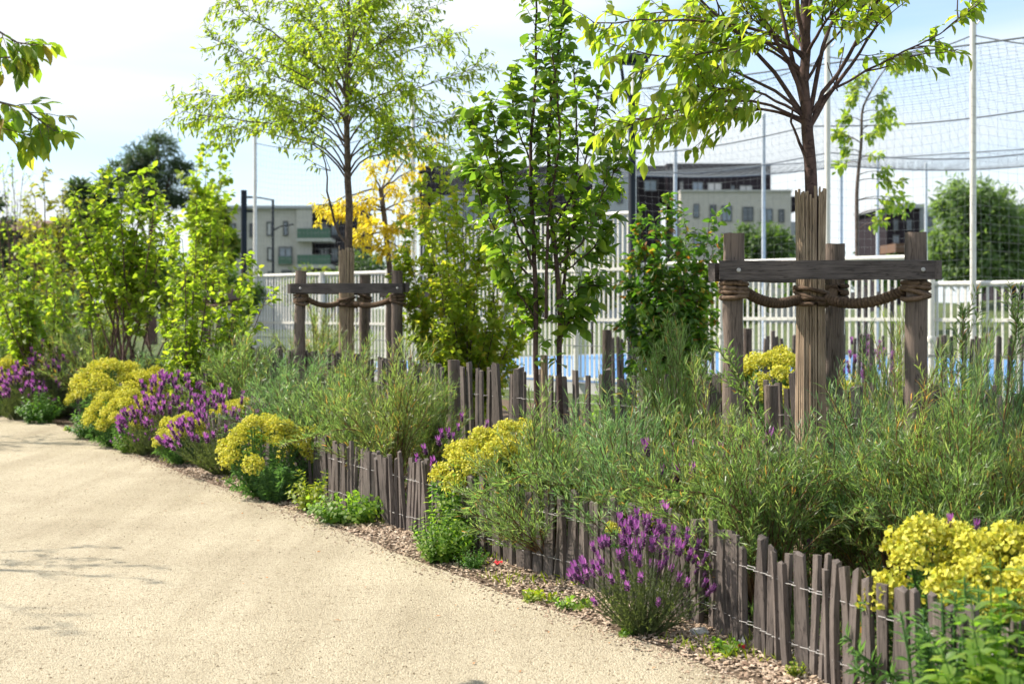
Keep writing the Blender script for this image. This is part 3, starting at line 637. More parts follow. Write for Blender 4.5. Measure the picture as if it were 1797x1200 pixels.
shrub_tree('bushy_tree', 'yellowish green shrubby tree left of the net pole, low branches spreading', 350, 16.4,
           [(345, 360), (370, 390), (400, 440), (430, 450), (440, 480), (420, 520), (470, 515), (300, 470), (320, 420), (330, 500), (310, 560), (380, 470), (400, 560), (360, 440), (280, 530), (350, 540), (430, 560), (300, 590)],
           G_FRESH, 707, (.09, .64, .5, .8), 13, 8, .28, .012, up=.25, depth=.45, t0=.28, basew=.3)
shrub_tree('slender_tree', 'tall thin pale green tree rising behind the bright green trees', 362, 27.0,
           [(362, 240), (345, 290), (385, 262), (330, 320), (390, 310), (400, 350), (340, 370), (380, 400), (355, 330)],
           G_LIME, 808, (.14, .72, .4, .7), 14, 8, .42, .016, up=.4, depth=.4, t0=.5, basew=.1)
shrub_tree('bushy_tree', 'leafy lime shrubby tree at the far left edge behind the willows', 55, 21.0,
           [(30, 430), (60, 420), (85, 450), (20, 470), (100, 425), (110, 480), (0, 500), (45, 520), (80, 540), (-20, 470), (120, 520), (60, 470)],
           G_FRESH, 909, (.11, .7, .5, .7), 12, 8, .4, .015, up=.3, depth=.5, t0=.3, basew=.4)
shrub_tree('slender_tree', 'loose yellow green tree in front of the dark hedge at far left', 100, 33.0,
           [(75, 300), (60, 340), (110, 330), (125, 360), (50, 390), (90, 400), (130, 410), (140, 450), (70, 440), (40, 350), (100, 370), (150, 480)],
           mat_leaf('olive_yellow_leaves', [(.13, .145, .025), (.18, .17, .03), (.09, .11, .02)], trans=.45), 1010, (.15, .6, .4, .7), 11, 7, .6, .03, up=.25, depth=.8, t0=.4, basew=.2)
shrub_tree('bare_tree', 'nearly leafless grey tree against the sky at the far left', 22, 36.0,
           [(5, 300), (22, 285), (40, 310), (-10, 330), (55, 340), (15, 330), (30, 350)], G_LIME, 1111, (.12, .5, .4, .7), 12, 1, .8, .022, up=.6, depth=.6, t0=.35, basew=.1)
def sapling():
    D0 = 24.3; b = G(1507, D0); t = thing('slender_tree', 'thin sapling with sparse lime leaves behind the nearer tree guard', 'tree', (b[0], b[1], 0))
    T = Tree(1212); leaf = (.14, .55, .5, .7); pts = np.array([P(x, y, D0) for x, y in ((1507, 700), (1504, 440), (1503, 330), (1512, 250), (1512, 190), (1540, 140), (1560, 112))]); pts[0, 2] = 0
    u = np.linspace(0, 6, 26); tk = np.stack([np.interp(u, np.arange(7), pts[:, k]) for k in range(3)], -1); tk[1:-1] = (tk[:-2]+2*tk[1:-1]+tk[2:])/4; T.limb(tk, .045, .008, 7)
    for (x, y, ts, n) in ((1592, 105, .97, 8), (1600, 98, .99, 5), (1575, 125, .93, 7), (1510, 140, .78, 10), (1495, 170, .72, 9), (1500, 150, .75, 9), (1560, 195, .64, 9), (1565, 210, .6, 6), (1550, 165, .7, 8), (1485, 205, .6, 8), (1470, 235, .5, 8), (1465, 232, .5, 5), (1480, 262, .46, 4), (1555, 220, .56, 7), (1530, 240, .54, 6), (1590, 345, .3, 8), (1600, 358, .3, 7), (1560, 300, .38, 7), (1580, 320, .36, 6), (1470, 290, .42, 5), (1545, 275, .44, 4), (1570, 365, .26, 7), (1545, 385, .22, 6)):
        p, d = T.at(tk, ts); q = P(x, y, D0+T.r.randn()*.35); c = T.curve(p, q, (q-p)*[1, 1, .4]+[0, 0, .35], 7, .06, (q-p)*[1, 1, .6]); T.limb(c, .010, .003, 5)
        T.twigs(c, .45, n, .22, .003, leaf, up=.1, fan=.9, nleaf=5, sub=0, droopy=.1); T.leaves(c, .6, 7, *leaf)
    T.build(t, G_LIME, M_BARK, T_SMALL, org=(b[0], b[1], 0))
sapling()

def golden():
    D0 = 22.5; b = G(700, D0); t = thing('golden_tree', 'small tree with golden yellow foliage behind the lime green tree', 'tree', (b[0], b[1], 0))
    T = Tree(1313); leaf = (.105, .4, .5, .8)
    tk = T.curve((b[0], b[1], 0), P(668, 330, D0), (0, 0, 1), 8, .02); T.limb(tk, .055, .04, 7)
    for (x, y, s, n) in ((560, 375, .95, 18), (590, 385, .9, 16), (555, 360, 1, 8), (640, 395, .8, 20), (690, 400, .8, 18), (720, 380, .9, 16), (650, 300, 1, 14), (700, 260, 1, 16), (745, 290, 1, 14), (760, 230, 1, 12), (670, 440, .7, 16), (640, 350, .9, 16), (690, 330, .95, 14), (740, 350, .9, 12), (620, 420, .8, 12), (710, 440, .75, 10)):
        p, d = T.at(tk, s*.99); q = P(x, y, D0+T.r.randn()*.5); c = T.curve(p, q, (q-p)*[1, 1, .4]+[0, 0, .3], 8, .06, (q-p)*[1, 1, .3]); T.limb(c, .018, .004, 5)
        T.twigs(c, .35, int(n*.75), .30, .004, leaf, up=.1, fan=.9, nleaf=8, sub=1, droopy=.15); T.leaves(c, .5, 12, *leaf)
    T.build(t, G_YELLOW, M_BARK, T_SMALL, org=(b[0], b[1], 0))
golden()

# ---- branch hanging in at top left, from a tree that stands left of the frame
def tree_edge(name, label, bx, by, seed, near_branch):
    t = thing(name, label, 'tree', (bx, by, 0)); T = Tree(seed); r = T.r; b = np.array([bx, by, 0.0]); leaf = (.088, .48, .75, .7)
    tk = T.curve(b, b+[.05, 0, 3.0], (0, 0, 1), 8, .01); T.limb(tk, .06, .045, 9); ld = T.curve(tk[-1], b+[0, .1, 5.0], (0, 0, 1), 8, .03); T.limb(ld, .045, .01, 7)
    for k in range(15):
        a = r.rand()*6.283; z = 3.0+2.4*r.rand(); R = 1.35*(.6+.5*r.rand()); p, d = T.at(ld, .05+.8*r.rand())
        q = b+[math.cos(a)*R, math.sin(a)*R, z+.3]; c = T.curve(p, q, (q-p)+[0, 0, .5], 7, .05); T.limb(c, .014, .004, 5); T.twigs(c, .4, 6, .3, .004, leaf, nleaf=4, sub=0)
    for (pl, rad, n) in near_branch:
        pts = np.array(pl); c = T.curve(tk[-2], pts[0], (1, 0, .6), 9, .04); T.limb(c, rad*2, rad*1.2, 6)
        s = np.linspace(0, len(pts)-1, len(pts)*4); c = np.stack([np.interp(s, np.arange(len(pts)), pts[:, k]) for k in range(3)], -1); T.limb(c, rad*1.2, rad*.5, 5)
        T.twigs(c, .0, n, .17, .0025, leaf, up=-.1, fan=.85, nleaf=7, sub=0, droopy=.2); T.leaves(c, .1, n, *leaf)
    T.build(t, mat_leaf('broad_overhanging_leaves', [(.07, .125, .018, 0), (.11, .165, .022, .5), (.15, .18, .026, .88), (.2, .14, .04, .985)], trans=.5), M_BARK, T_OVAL, nparts=140 if near_branch else 0, org=b)
D1 = 6.5
tree_edge('overhanging_tree', 'leafy branch reaching into the picture at top left from a tree outside', -4.9, 5.5, 1414,
          [([P(-90, 35, D1), P(-20, 45, D1), P(30, 75, D1), P(62, 80, D1)], .006, 9), ([P(-80, 145, D1+.2), P(-20, 175, D1), P(40, 190, D1), P(75, 215, D1), P(95, 230, D1)], .006, 12), ([P(-80, 105, D1-.1), P(-30, 105, D1), P(20, 100, D1), P(45, 105, D1)], .004, 7), ([P(-80, 190, D1-.1), P(-30, 220, D1), P(25, 230, D1), P(55, 240, D1)], .004, 7)])
tree_edge('verge_tree', 'tree left of the frame whose shadow falls across the sandy path', -7.25, 9.75, 1515, [])
tree_edge('verge_tree', 'farther tree left of the frame shading the path by the left flowers', -9.6, 17.8, 1516, [])

# ------------------------------------------------------------------ distant trees
def px_blob(x, y, D, rx, ry, rd=None): s = D/FPX; return (P(x, y, D), (rx*s, (rd or rx)*s, ry*s))
cloud_crown('large dark pine rising above the green trees at left', 'tree', 'pine_tree', G(265, 62)[:2],
            [px_blob(275, 262, 62, 36, 24), px_blob(240, 285, 62, 34, 24), px_blob(300, 300, 62, 40, 26), px_blob(205, 305, 62, 26, 22), px_blob(255, 335, 62, 60, 30), px_blob(320, 340, 62, 30, 22)], 6500, (.30, .16), G_PINE, 21, .3, M_BARKRED)
cloud_crown('dark conifer behind the multi stemmed tree at left', 'tree', 'conifer_tree', G(155, 48)[:2],
            [px_blob(140, 345, 48, 18, 26), px_blob(155, 400, 48, 40, 50), px_blob(185, 360, 48, 22, 40), px_blob(120, 430, 48, 30, 40)], 5000, (.3, .25), G_PINE, 22, .2, M_BARKRED)
cloud_crown('dark evergreen hedge tree low at far left', 'tree', 'hedge_tree', G(10, 44)[:2],
            [px_blob(0, 440, 44, 40, 60), px_blob(-30, 360, 44, 40, 30), px_blob(60, 500, 44, 50, 40), px_blob(110, 510, 44, 50, 40)], 4500, (.28, .3), G_PINE, 23, .2)
cloud_crown('dark shrubbery behind the bright green stems at left', 'shrub', 'shrubbery', G(300, 34)[:2],
            [px_blob(210, 480, 34, 60, 60), px_blob(290, 500, 34, 60, 60), px_blob(360, 500, 34, 50, 50), px_blob(420, 520, 34, 45, 30)], 6000, (.16, .5), G_FAR, 24, .1)
cloud_crown('rounded green tree left of the distant pale building', 'tree', 'round_tree', G(385, 46)[:2],
            [px_blob(378, 400, 46, 30, 45), px_blob(360, 370, 46, 22, 30), px_blob(395, 430, 46, 28, 40)], 4000, (.2, .5), G_MID, 25, .12)
cloud_crown('large round blue green tree at the right edge behind a net pole', 'tree', 'round_tree', G(1715, 62)[:2],
            [px_blob(1700, 360, 62, 55, 50), px_blob(1740, 390, 62, 60, 60), px_blob(1680, 420, 62, 50, 55), px_blob(1715, 450, 62, 75, 50), px_blob(1665, 460, 62, 30, 45), px_blob(1770, 450, 62, 50, 45)], 14000, (.30, .32), G_ROUND, 26, .3)
cloud_crown('dark green bush in front of the pale building right of centre', 'shrub', 'round_bush', G(1340, 52)[:2],
            [px_blob(1330, 420, 52, 40, 30), px_blob(1365, 440, 52, 40, 40), px_blob(1310, 450, 52, 30, 40)], 4500, (.2, .4), G_FAR, 27, .1)
for k, (x, y, D, rx, ry, lab) in enumerate([(900, 470, 46, 70, 70, 'green bush seen through the railing behind the dark tree'), (1040, 480, 47, 60, 70, 'green bush seen through the railing left of the lamp post'), (640, 480, 48, 50, 45, 'green bush behind the railing between the guard posts'),
        (560, 500, 49, 60, 30, 'low green bush behind the railing beside the net pole'), (1440, 480, 50, 60, 40, 'green bush behind the reed wrapped trunk and railing'), (1180, 520, 45, 60, 40, 'green bush hidden behind the red tipped tree'), (1590, 475, 56, 50, 30, 'low bush beneath the distant dark house'), (1290, 530, 46, 50, 30, 'low bush behind the railing under the timber beam')]):
    cloud_crown(lab, 'shrub', 'round_bush', G(x, D)[:2], [px_blob(x, y, D, rx, ry), px_blob(x-rx*.5, y+ry*.4, D, rx*.7, ry*.8), px_blob(x+rx*.5, y+ry*.3, D, rx*.7, ry*.8)], 3000, (.17, .5), [G_FAR, G_MID][k % 2], 30+k, .08)

# ------------------------------------------------------------------ sports court: floor, railings, poles, nets
UL = nrm(np.array([-.69, .7245])); CP0 = np.array([6.77, 20.7])
def CL(t): return CP0+UL*t
NV = np.array([UL[1], -UL[0]]); NV = NV if NV[1] > 0 else -NV     # pointing into the court
corner = [CL(-5), CL(19), CL(19)+NV*17, CL(-5)+NV*17]
ch = []
V = np.array([[*(c), z] for z in (0.0, .20) for c in corner]); F = np.array([[0, 1, 5, 4], [1, 2, 6, 5], [2, 3, 7, 6], [3, 0, 4, 7]])
obj('court_kerb', make_mesh('court_kerb', [(V, F), (V, np.array([[4, 5, 6, 7]]))], M_CONC, False), kind='structure')
ins = [c*.97+np.mean(corner, axis=0)*.03 for c in corner]
sheet('court_floor', [tuple(c) for c in ins], .206, M_BLUE)
def railing(label, t0, t1, ztop, zmids, zb=.28, pitch=.115, extra=()):
    a, b = CL(t0), CL(t1); ang = math.atan2(UL[1], UL[0]); g = thing('metal_railing', label, 'railing', (a[0], a[1], .2), ang)
    L = t1-t0; bar = make_mesh('bar', [box((0, 0, (ztop-zb)/2), (.034, .018, ztop-zb-.03))], M_WHITE, False)
    n = int(L/pitch)
    for k in range(n): obj('bar', bar, g, loc=((k+.5)*L/n, 0, zb-.20))
    for z in [zb, *zmids]: obj('rail', make_mesh('rail', [box((L/2, 0, z-.20), (L, .05, .055))], M_WHITE, False), g)
    obj('top_rail', make_mesh('top_rail', tube(np.array([[0, 0, ztop-.20], [L/2, 0, ztop-.20], [L, 0, ztop-.20]]), .042, 10), M_WHITE), g)
    for x in [.0, *extra, L]:
        zt = ztop-.20+(.03 if x in (0, L) else 0); obj('post', make_mesh('post', tube(np.array([[x, .06, 0], [x, .06, zt/2], [x, .06, zt+.05]]), .05, 10)+tube(np.array([[x, .06, .93+.16*s] for s in (-.5, 0, .5)]), [.03, .085, .03], 10), M_WHITE), g)
railing('white metal railing behind the farther tree guard at left', 13.62, 18.7, 2.36, (1.25,), extra=(2.4,))
railing('tall white metal railing behind the dark stemmed tree', 6.62, 13.5, 3.3, (2.3, 1.38), extra=(1.4, 3.4, 5.2))
railing('white metal railing behind the nearer tree guard', .82, 6.5, 2.36, (1.42,), extra=(1.9, 3.8))
railing('lower white metal railing at the right edge behind the net pole', -4.6, .7, 1.95, (1.42,), extra=(2.6,))
def pole(label, x, D, top, r, mat=M_WHITE, bracket=True):
    p = G(x, D); g = thing('net_pole', label, 'pole', (p[0], p[1], .3), 0, 'tall poles carrying the ball net')
    obj('shaft', make_mesh('shaft', tube(np.array([[0, 0, 0], [0, 0, top*.5], [0, 0, top-.35]]), r, 12), mat), g)
    obj('cap', make_mesh('cap', tube(np.array([[0, 0, top-.35], [0, 0, top-.3], [0, 0, top-.29]]), [r*1.15, r*1.15, r*.6], 12), mat), g)
    if bracket: obj('hook', make_mesh('hook', tube(np.array([[0, 0, top-.6], [.08, .06, top-.58], [.14, .1, top-.5]]), .012, 6), mat), g)
H6 = 6.0
def line_at(px):   # where the photo column meets the near long side
    k = (px-CX)/FPX; m = 1.05; D = (20.7+m*6.77)/(1+m*k); return k*D, D
near_px = [(455, 'left end white net pole beside the farther guard'), (733, 'white net pole behind the lime green tree'), (1120, 'white net pole just right of the lamp post'), (1460, 'white net pole right of the reed wrapped trunk'), (1715, 'tall white net pole near the right edge')]
near_pts = []
for px, lab in near_px:
    X, D = line_at(px); nx, ny = NV*(-.12); X += nx; D += ny
    g = px; pole(lab, CX+X/D*FPX, D, H6, .045); near_pts.append(np.array([X, D, H6-.45]))
far_px = [(1185, 33.3, 'thin far net pole above the red tipped tree'), (1340, 32.3, 'far net pole in front of the building end'), (1476, 33.6, 'far net pole next to the white pole by the trunk'), (1540, 41.9, 'short looking far net pole beside the sapling'), (1625, 43.4, 'far net pole left of the round tree')]
far_pts = []
for px, D, lab in far_px:
    pole(lab, px, D, H6, .045, M_GALV, False); far_pts.append(np.array([(px-CX)/FPX*D, D, H6-.45]))
# netting: one hanging net along the near side and a sagging roof net
def net(label, grid, thick, mat=M_NET, ropes=(), name='ball_net'):
    n, m = grid.shape[:2]; ch = []
    g = thing(name, label, 'net', tuple(grid[0, 0]*[1, 1, 0]), 0); og = grid[0, 0]*[1, 1, 0]
    for i in range(n): ch += tube(grid[i]-og, thick, 3, False)
    for j in range(m): ch += tube(grid[:, j]-og, thick, 3, False)
    o = obj('mesh', make_mesh('mesh', ch, mat), g, kind='stuff')
    for (pts, r) in ropes: obj('rope', make_mesh('rope', tube(pts-og, r, 6, False), mat), g)
def side_net(label, a, b, seed, dy=.02, zlow=.9, cell=.125, th=.0016):
    r = np.random.RandomState(seed); L = np.linalg.norm((b-a)[:2]); n = int(L/cell); m = int((a[2]-zlow)/cell)
    t = np.linspace(0, 1, n); top = a+(b-a)*t[:, None]; top[:, 2] -= .34*4*t*(1-t)*min(1, L/5)
    s = np.linspace(0, 1, m); grid = np.zeros((n, m, 3)); nv3 = np.array([*NV, 0])
    for k in range(m):
        grid[:, k, :2] = top[:, :2]; grid[:, k, 2] = top[:, 2]+(zlow-top[:, 2])*s[k]
        grid[:, k] += nv3*(.10*np.sin(t*9+seed+s[k]*2)*math.sin(s[k]*3.14))[:, None]
    net(label, grid, th, ropes=[(top, .011), (grid[:, -1], .008)])
order = sorted(near_pts, key=lambda p: p[0])
labs = ['hanging ball net between the left end pole and the golden tree', 'hanging ball net behind the dark stemmed tree', 'hanging ball net between lamp post and reed wrapped trunk', 'hanging ball net between trunk and right net pole']
for k in range(4): side_net(labs[k], order[k], order[k+1], 3+k)
ex = order[-1]+np.array([*(-UL*5), -.35]); side_net('hanging ball net right of the right net pole', order[-1], ex, 11)
def roof_net():
    a, b = order[1], order[-1]+np.array([*(-UL*6), -.2]); n, m = 140, 92
    u = np.linspace(0, 1, n)[:, None]; near = a+(b-a)*u
    fa = np.array([-1.0, 44.0, 5.45]); fb = np.array([19.0, 30.0, 5.45]); farl = fa+(fb-fa)*u
    grid = np.zeros((n, m, 3))
    for k, s in enumerate(np.linspace(0, 1, m)):
        g = near*(1-s)+farl*s; sag = 1.35*4*s*(1-s)*.55+.22*np.abs(np.sin(u[:, 0]*math.pi*4))*math.sin(math.pi*s)+.18*np.sin(u[:, 0]*6+s*4)*math.sin(math.pi*s); g[:, 2] -= sag
        grid[:, k] = g
    rp = [(grid[:, k], .014) for k in (0, 23, 46, 68, 91)]
    net('wide sagging roof net strung over the sports court', grid, .0021, ropes=rp)
roof_net()

# lamp post
def lamp():
    p = G(1109, 20.6); g = thing('street_lamp', 'dark blue lamp post with forked top in the centre', 'lamp', (p[0], p[1], 0))
    zf = P(0, 172, 20.6)[2]; zt = P(0, 140, 20.6)[2]
    obj('pole', make_mesh('pole', tube(np.array([[0, 0, 0], [0, 0, 1.6], [0, 0, 1.61], [0, 0, zf]]), [.068, .066, .056, .052], 14), M_DARKMETAL), g)
    for s in (-1, 1):
        pts = np.array([[0, 0, zf-.05], [s*.05, 0, zf+.06], [s*.125, 0, zf+.24], [s*.155, 0, zf+.45], [s*.155, 0, zt+.25]])
        obj('fork_arm', make_mesh('fork_arm', tube(pts, [.04, .034, .026, .022, .02], 8), M_DARKMETAL), g)
    obj('lamp_head', make_mesh('lamp_head', tube(np.array([[0, 0, zt+.22], [0, 0, zt+.25], [0, 0, zt+.34], [0, 0, zt+.36]]), [.12, .24, .24, .10], 18), M_DARKMETAL), g)
lamp()
def cable_post():
    p = G(428, 40.0); g = thing('tram_post', 'stout dark post in front of the pale building at left', 'post', (p[0], p[1], 0)); z = P(0, 334, 40)[2]
    obj('shaft', make_mesh('shaft', tube(np.array([[0, 0, 0], [0, 0, z*.5], [0, 0, z]]), .085, 12), M_DARKMETAL), g)
    obj('bracket', make_mesh('bracket', [box((.22, 0, P(0, 371, 40)[2]), (.3, .1, .06)), box((.33, 0, P(0, 371, 40)[2]), (.08, .08, .2))], M_DARKMETAL, False), g)
cable_post()
def small_lamp(x, D, y, label):
    p = G(x, D); g = thing('street_lamp', label, 'lamp', (p[0], p[1], 0)); z = P(0, y, D)[2]
    obj('pole', make_mesh('pole', tube(np.array([[0, 0, 0], [0, 0, z*.6], [0, 0, z]]), .05, 8), M_DARKMETAL), g)
    obj('arm', make_mesh('arm', tube(np.array([[0, 0, z-.03], [-.5, 0, z+.06], [-.95, 0, z+.1]]), .03, 6), M_DARKMETAL), g)
    z2 = P(0, y+50, D)[2]; obj('side_arm', make_mesh('side_arm', tube(np.array([[0, 0, z2-.1], [.3, 0, z2+.06], [.8, 0, z2+.14]]), .03, 6), M_DARKMETAL), g)
    obj('lamp_head', make_mesh('lamp_head', [box((-1.0, 0, z+.08), (.4, .16, .07))], M_DARKMETAL, False), g)
small_lamp(479, 55, 350, 'thin double armed street lamp before the left building')

# ------------------------------------------------------------------ buildings
M_BEIGE = mat_plain('pale_grey_brick', (.46, .44, .40), rough=0.85, noise=0.06, nscale=2)
M_BRICKDK = mat_plain('dark_brown_cladding', (.026, .021, .026), rough=0.8, spec=.1, noise=0.12, nscale=2)
M_GREYPAN = mat_plain('light_grey_panel', (.36, .38, .42), rough=0.7, noise=0.05)
M_GREENB = mat_plain('green_balcony_glass', (.03, .10, .06), rough=0.25, spec=.6, noise=.1)
M_FRAME = mat_plain('dark_window_frame', (.07, .075, .08), rough=0.5)
M_PANE = mat_glass('window_pane', (.16, .20, .25)); M_PANED = mat_glass('dark_window_pane', (.05, .06, .075))
M_CURT = mat_plain('pale_curtain', (.5, .5, .5), rough=.9)
M_ROOFR = mat_plain('brown_tile_roof', (.13, .075, .05), rough=.85, noise=.2)
def bld(label, x, D, rz=0.0): p = G(x, D); return thing('apartment_building', label, 'building', (p[0], p[1], 0), rz), p
def wall_part(name, g, p, D, x0, x1, y0, y1, depth, mat, fwd=0.0, zlow=None):
    a = P(x0, y0, D); b = P(x1, y1, D); zl = b[2] if zlow is None else zlow
    o = obj(name, make_mesh(name, [box(((a[0]+b[0])/2-p[0], depth/2-fwd, (a[2]+zl)/2), (b[0]-a[0], depth, a[2]-zl))], mat, False), g); return o
def window(g, p, D, x0, x1, y0, y1, fwd=0.0, pane=None, mull=1):
    a = P(x0, y0, D); b = P(x1, y1, D); w, h = b[0]-a[0], a[2]-b[2]; c = np.array([(a[0]+b[0])/2-p[0], -fwd, (a[2]+b[2])/2]); f = .09
    ch = [box(c+[0, -.03, h/2-f/2], (w, .12, f)), box(c+[0, -.03, -h/2+f/2], (w, .12, f)), box(c+[-w/2+f/2, -.03, 0], (f, .12, h-2*f)), box(c+[w/2-f/2, -.03, 0], (f, .12, h-2*f))]
    for k in range(mull): ch.append(box(c+[(k+1)/(mull+1)*w-w/2, -.03, 0], (.07, .10, h-2*f)))
    o = obj('window', make_mesh('window', ch, M_FRAME, False), g)
    obj('pane', make_mesh('pane', [box(c+[0, .0, 0], (w-2*f, .05, h-2*f))], pane or M_PANE, False), o)
    return o
def building_left():
    D = 105.0; g, p = bld('pale grey apartment block with green glass balconies at left', 470, D, 0.0)
    wall_part('wall', g, p, D, 392, 548, 366, 520, 14, M_BEIGE, zlow=0)
    wall_part('dark_wing', g, p, D, 549, 622, 356, 520, 12, M_BRICKDK, fwd=-1.6, zlow=0)
    wall_part('side_wall', g, p, D, 521, 548, 362, 520, 13, M_BEIGE, fwd=.25, zlow=0)
    wall_part('parapet', g, p, D, 391, 550, 361.5, 366.5, 14.4, M_GREYPAN, fwd=.4)
    k = 0
    for (x0, x1, y0, y1) in [(405, 414, 392, 416), (438, 446, 392, 416), (468, 478, 389, 414), (497, 506, 388, 414), (438, 446, 437, 458), (469, 479, 434, 458), (489, 513, 433, 464), (405, 414, 437, 458), (470, 479, 476, 500), (440, 447, 476, 500), (494, 512, 474, 500)]:
        window(g, p, D, x0, x1, y0, y1, fwd=.03, pane=[M_PANE, M_PANED, M_CURT][k % 3], mull=1 if x1-x0 > 12 else 0); k += 1
    for y in (402, 448, 494):
        wall_part('balcony_slab', g, p, D, 524, 584, y+17, y+23, 3.2, M_CONC, fwd=1.0); wall_part('balcony_panel', g, p, D, 525, 583, y, y+17, .08, M_GREENB, fwd=1.02)
        window(g, p, D-0, 556, 572, y-14, y+12, fwd=-1.5, pane=M_PANED); window(g, p, D, 577, 589, y-14, y+10, fwd=-1.5, pane=M_PANE)
    wall_part('balcony_panel', g, p, D, 489, 513, 450, 464, .08, M_GREENB, fwd=.25)
building_left()
def building_main():
    D = 150.0; g, p = bld('long apartment block with dark brown top storey above pale walls', 1100, D)
    wall_part('upper_storey', g, p, D, 735, 1168, 291, 340, 18, M_BRICKDK)
    wall_part('upper_storey', g, p, D, 1168, 1349, 289, 343, 16, M_BRICKDK, fwd=1.2)
    wall_part('wall', g, p, D, 735, 1160, 340, 520, 16, M_BRICKDK, zlow=0)
    wall_part('grey_bay', g, p, D, 1040, 1106, 300, 520, 10, M_GREYPAN, fwd=2.4, zlow=0)
    wall_part('grey_bay', g, p, D, 760, 930, 345, 520, 10, M_GREYPAN, fwd=1.4, zlow=0)
    wall_part('lower_wall', g, p, D, 1188, 1378, 341, 520, 14, M_BEIGE, fwd=3.2, zlow=0)
    wall_part('cornice', g, p, D, 1187, 1379, 338, 341, 14.4, M_CONC, fwd=3.4)
    wall_part('end_wing', g, p, D, 1378, 1396, 346, 372, 10, M_BRICKDK, fwd=1.0); wall_part('end_wing', g, p, D, 1376, 1398, 390, 520, 10, M_GREYPAN, fwd=.8, zlow=0)
    k = 0
    for (x0, x1, y0, y1) in [(1190, 1197, 320, 338), (1212, 1231, 321, 338), (1238, 1264, 322, 340), (1279, 1286, 327, 341), (1294, 1317, 327, 344), (1128, 1150, 318, 338)]:
        window(g, p, D, x0, x1, y0, min(y1, 337.5), fwd=1.25, pane=[M_CURT, M_PANE][k % 2]); k += 1
    for (x0, x1, y0, y1) in [(1238, 1249, 363, 388), (1258, 1276, 365, 392), (1294, 1313, 367, 392), (1326, 1346, 370, 394), (1356, 1366, 371, 394), (1210, 1220, 362, 386), (1294, 1313, 412, 440), (1258, 1276, 412, 440), (1326, 1346, 412, 440), (1210, 1224, 412, 440)]:
        window(g, p, D, x0, x1, y0, y1, fwd=3.25, pane=[M_PANED, M_PANE][k % 2]); k += 1
    for (x0, x1, y0, y1) in [(1056, 1066, 344, 362), (1080, 1090, 340, 360)]: window(g, p, D, x0, x1, y0, y1, fwd=2.45, pane=M_PANED)
    for x in range(780, 925, 36): window(g, p, D, x, x+16, 360, 388, fwd=1.45, pane=M_PANE); window(g, p, D, x, x+16, 408, 436, fwd=1.45, pane=M_PANED)
    for x in (1018, 1052): wall_part('chimney', g, p, D, x, x+8, 281, 291, 1.2, M_GREYPAN, fwd=-5)
building_main()
def building_right():
    D = 120.0; g, p = bld('low dark house with brown roof behind the sapling at right', 1590, D)
    wall_part('wall', g, p, D, 1556, 1614, 366, 520, 10, M_BRICKDK, zlow=0); wall_part('roof', g, p, D, 1548, 1622, 359, 366, 10.6, M_GREYPAN, fwd=.4)
    wall_part('side_wing', g, p, D, 1616, 1650, 364, 520, 8, M_GREYPAN, fwd=-1, zlow=0); wall_part('porch_roof', g, p, D, 1555, 1600, 430, 445, 5, M_ROOFR, fwd=3)
    for (x0, x1, y0, y1) in [(1567, 1576, 385, 405), (1590, 1600, 385, 405), (1566, 1578, 412, 428), (1625, 1636, 380, 400)]: window(g, p, D, x0, x1, y0, y1, fwd=.05, pane=M_PANE)
    D = 135.0; g, p = bld('grey roofed building at the right edge beyond the round tree', 1800, D)
    wall_part('wall', g, p, D, 1770, 1850, 366, 520, 10, M_BRICKDK, zlow=0); wall_part('roof', g, p, D, 1764, 1856, 360, 366, 10.6, M_GREYPAN, fwd=.4)
    for (x0, x1) in ((1786, 1797), (1806, 1816)): window(g, p, D, x0, x1, 380, 402, fwd=.05)
    D = 95.0; g, p = bld('dark low house with slate roof at the far left edge', 20, D)
    wall_part('wall', g, p, D, -60, 58, 405, 520, 9, M_BRICKDK, zlow=0)
    a, b = P(-64, 405, D)-[p[0], 0, 0], P(62, 380, D)-[p[0], 0, 0]; V = np.array([[a[0], -.5, a[2]], [b[0], -.5, a[2]], [b[0], 9.5, a[2]], [a[0], 9.5, a[2]], [a[0], 4.5, b[2]], [b[0], 4.5, b[2]]])
    obj('roof', make_mesh('roof', [(V, np.array([[0, 1, 5, 4], [2, 3, 4, 5]])), (V, np.array([[0, 4, 3], [1, 2, 5]]))], M_ROOFR, False), g)
    for x in (-10, 20, 40): window(g, p, D, x, x+9, 418, 436, fwd=.05)
building_right()
# grassy bank at the right and rising ground far behind
def bank():
    r = np.random.RandomState(8); n, m = 40, 14; V = []
    for j in range(m):
        for i in range(n): x = 12+i*1.6; y = 47+j*2.2; V.append([x, y, 1.9*math.sin(min(1, j/9)*math.pi/2)*min(1, i/6)+r.randn()*.05-.05])
    F = np.array([[j*n+i, j*n+i+1, (j+1)*n+i+1, (j+1)*n+i] for j in range(m-1) for i in range(n-1)])
    obj('grass_bank', make_mesh('grass_bank', [(np.array(V), F)], M_GRASSY), kind='structure')
bank()

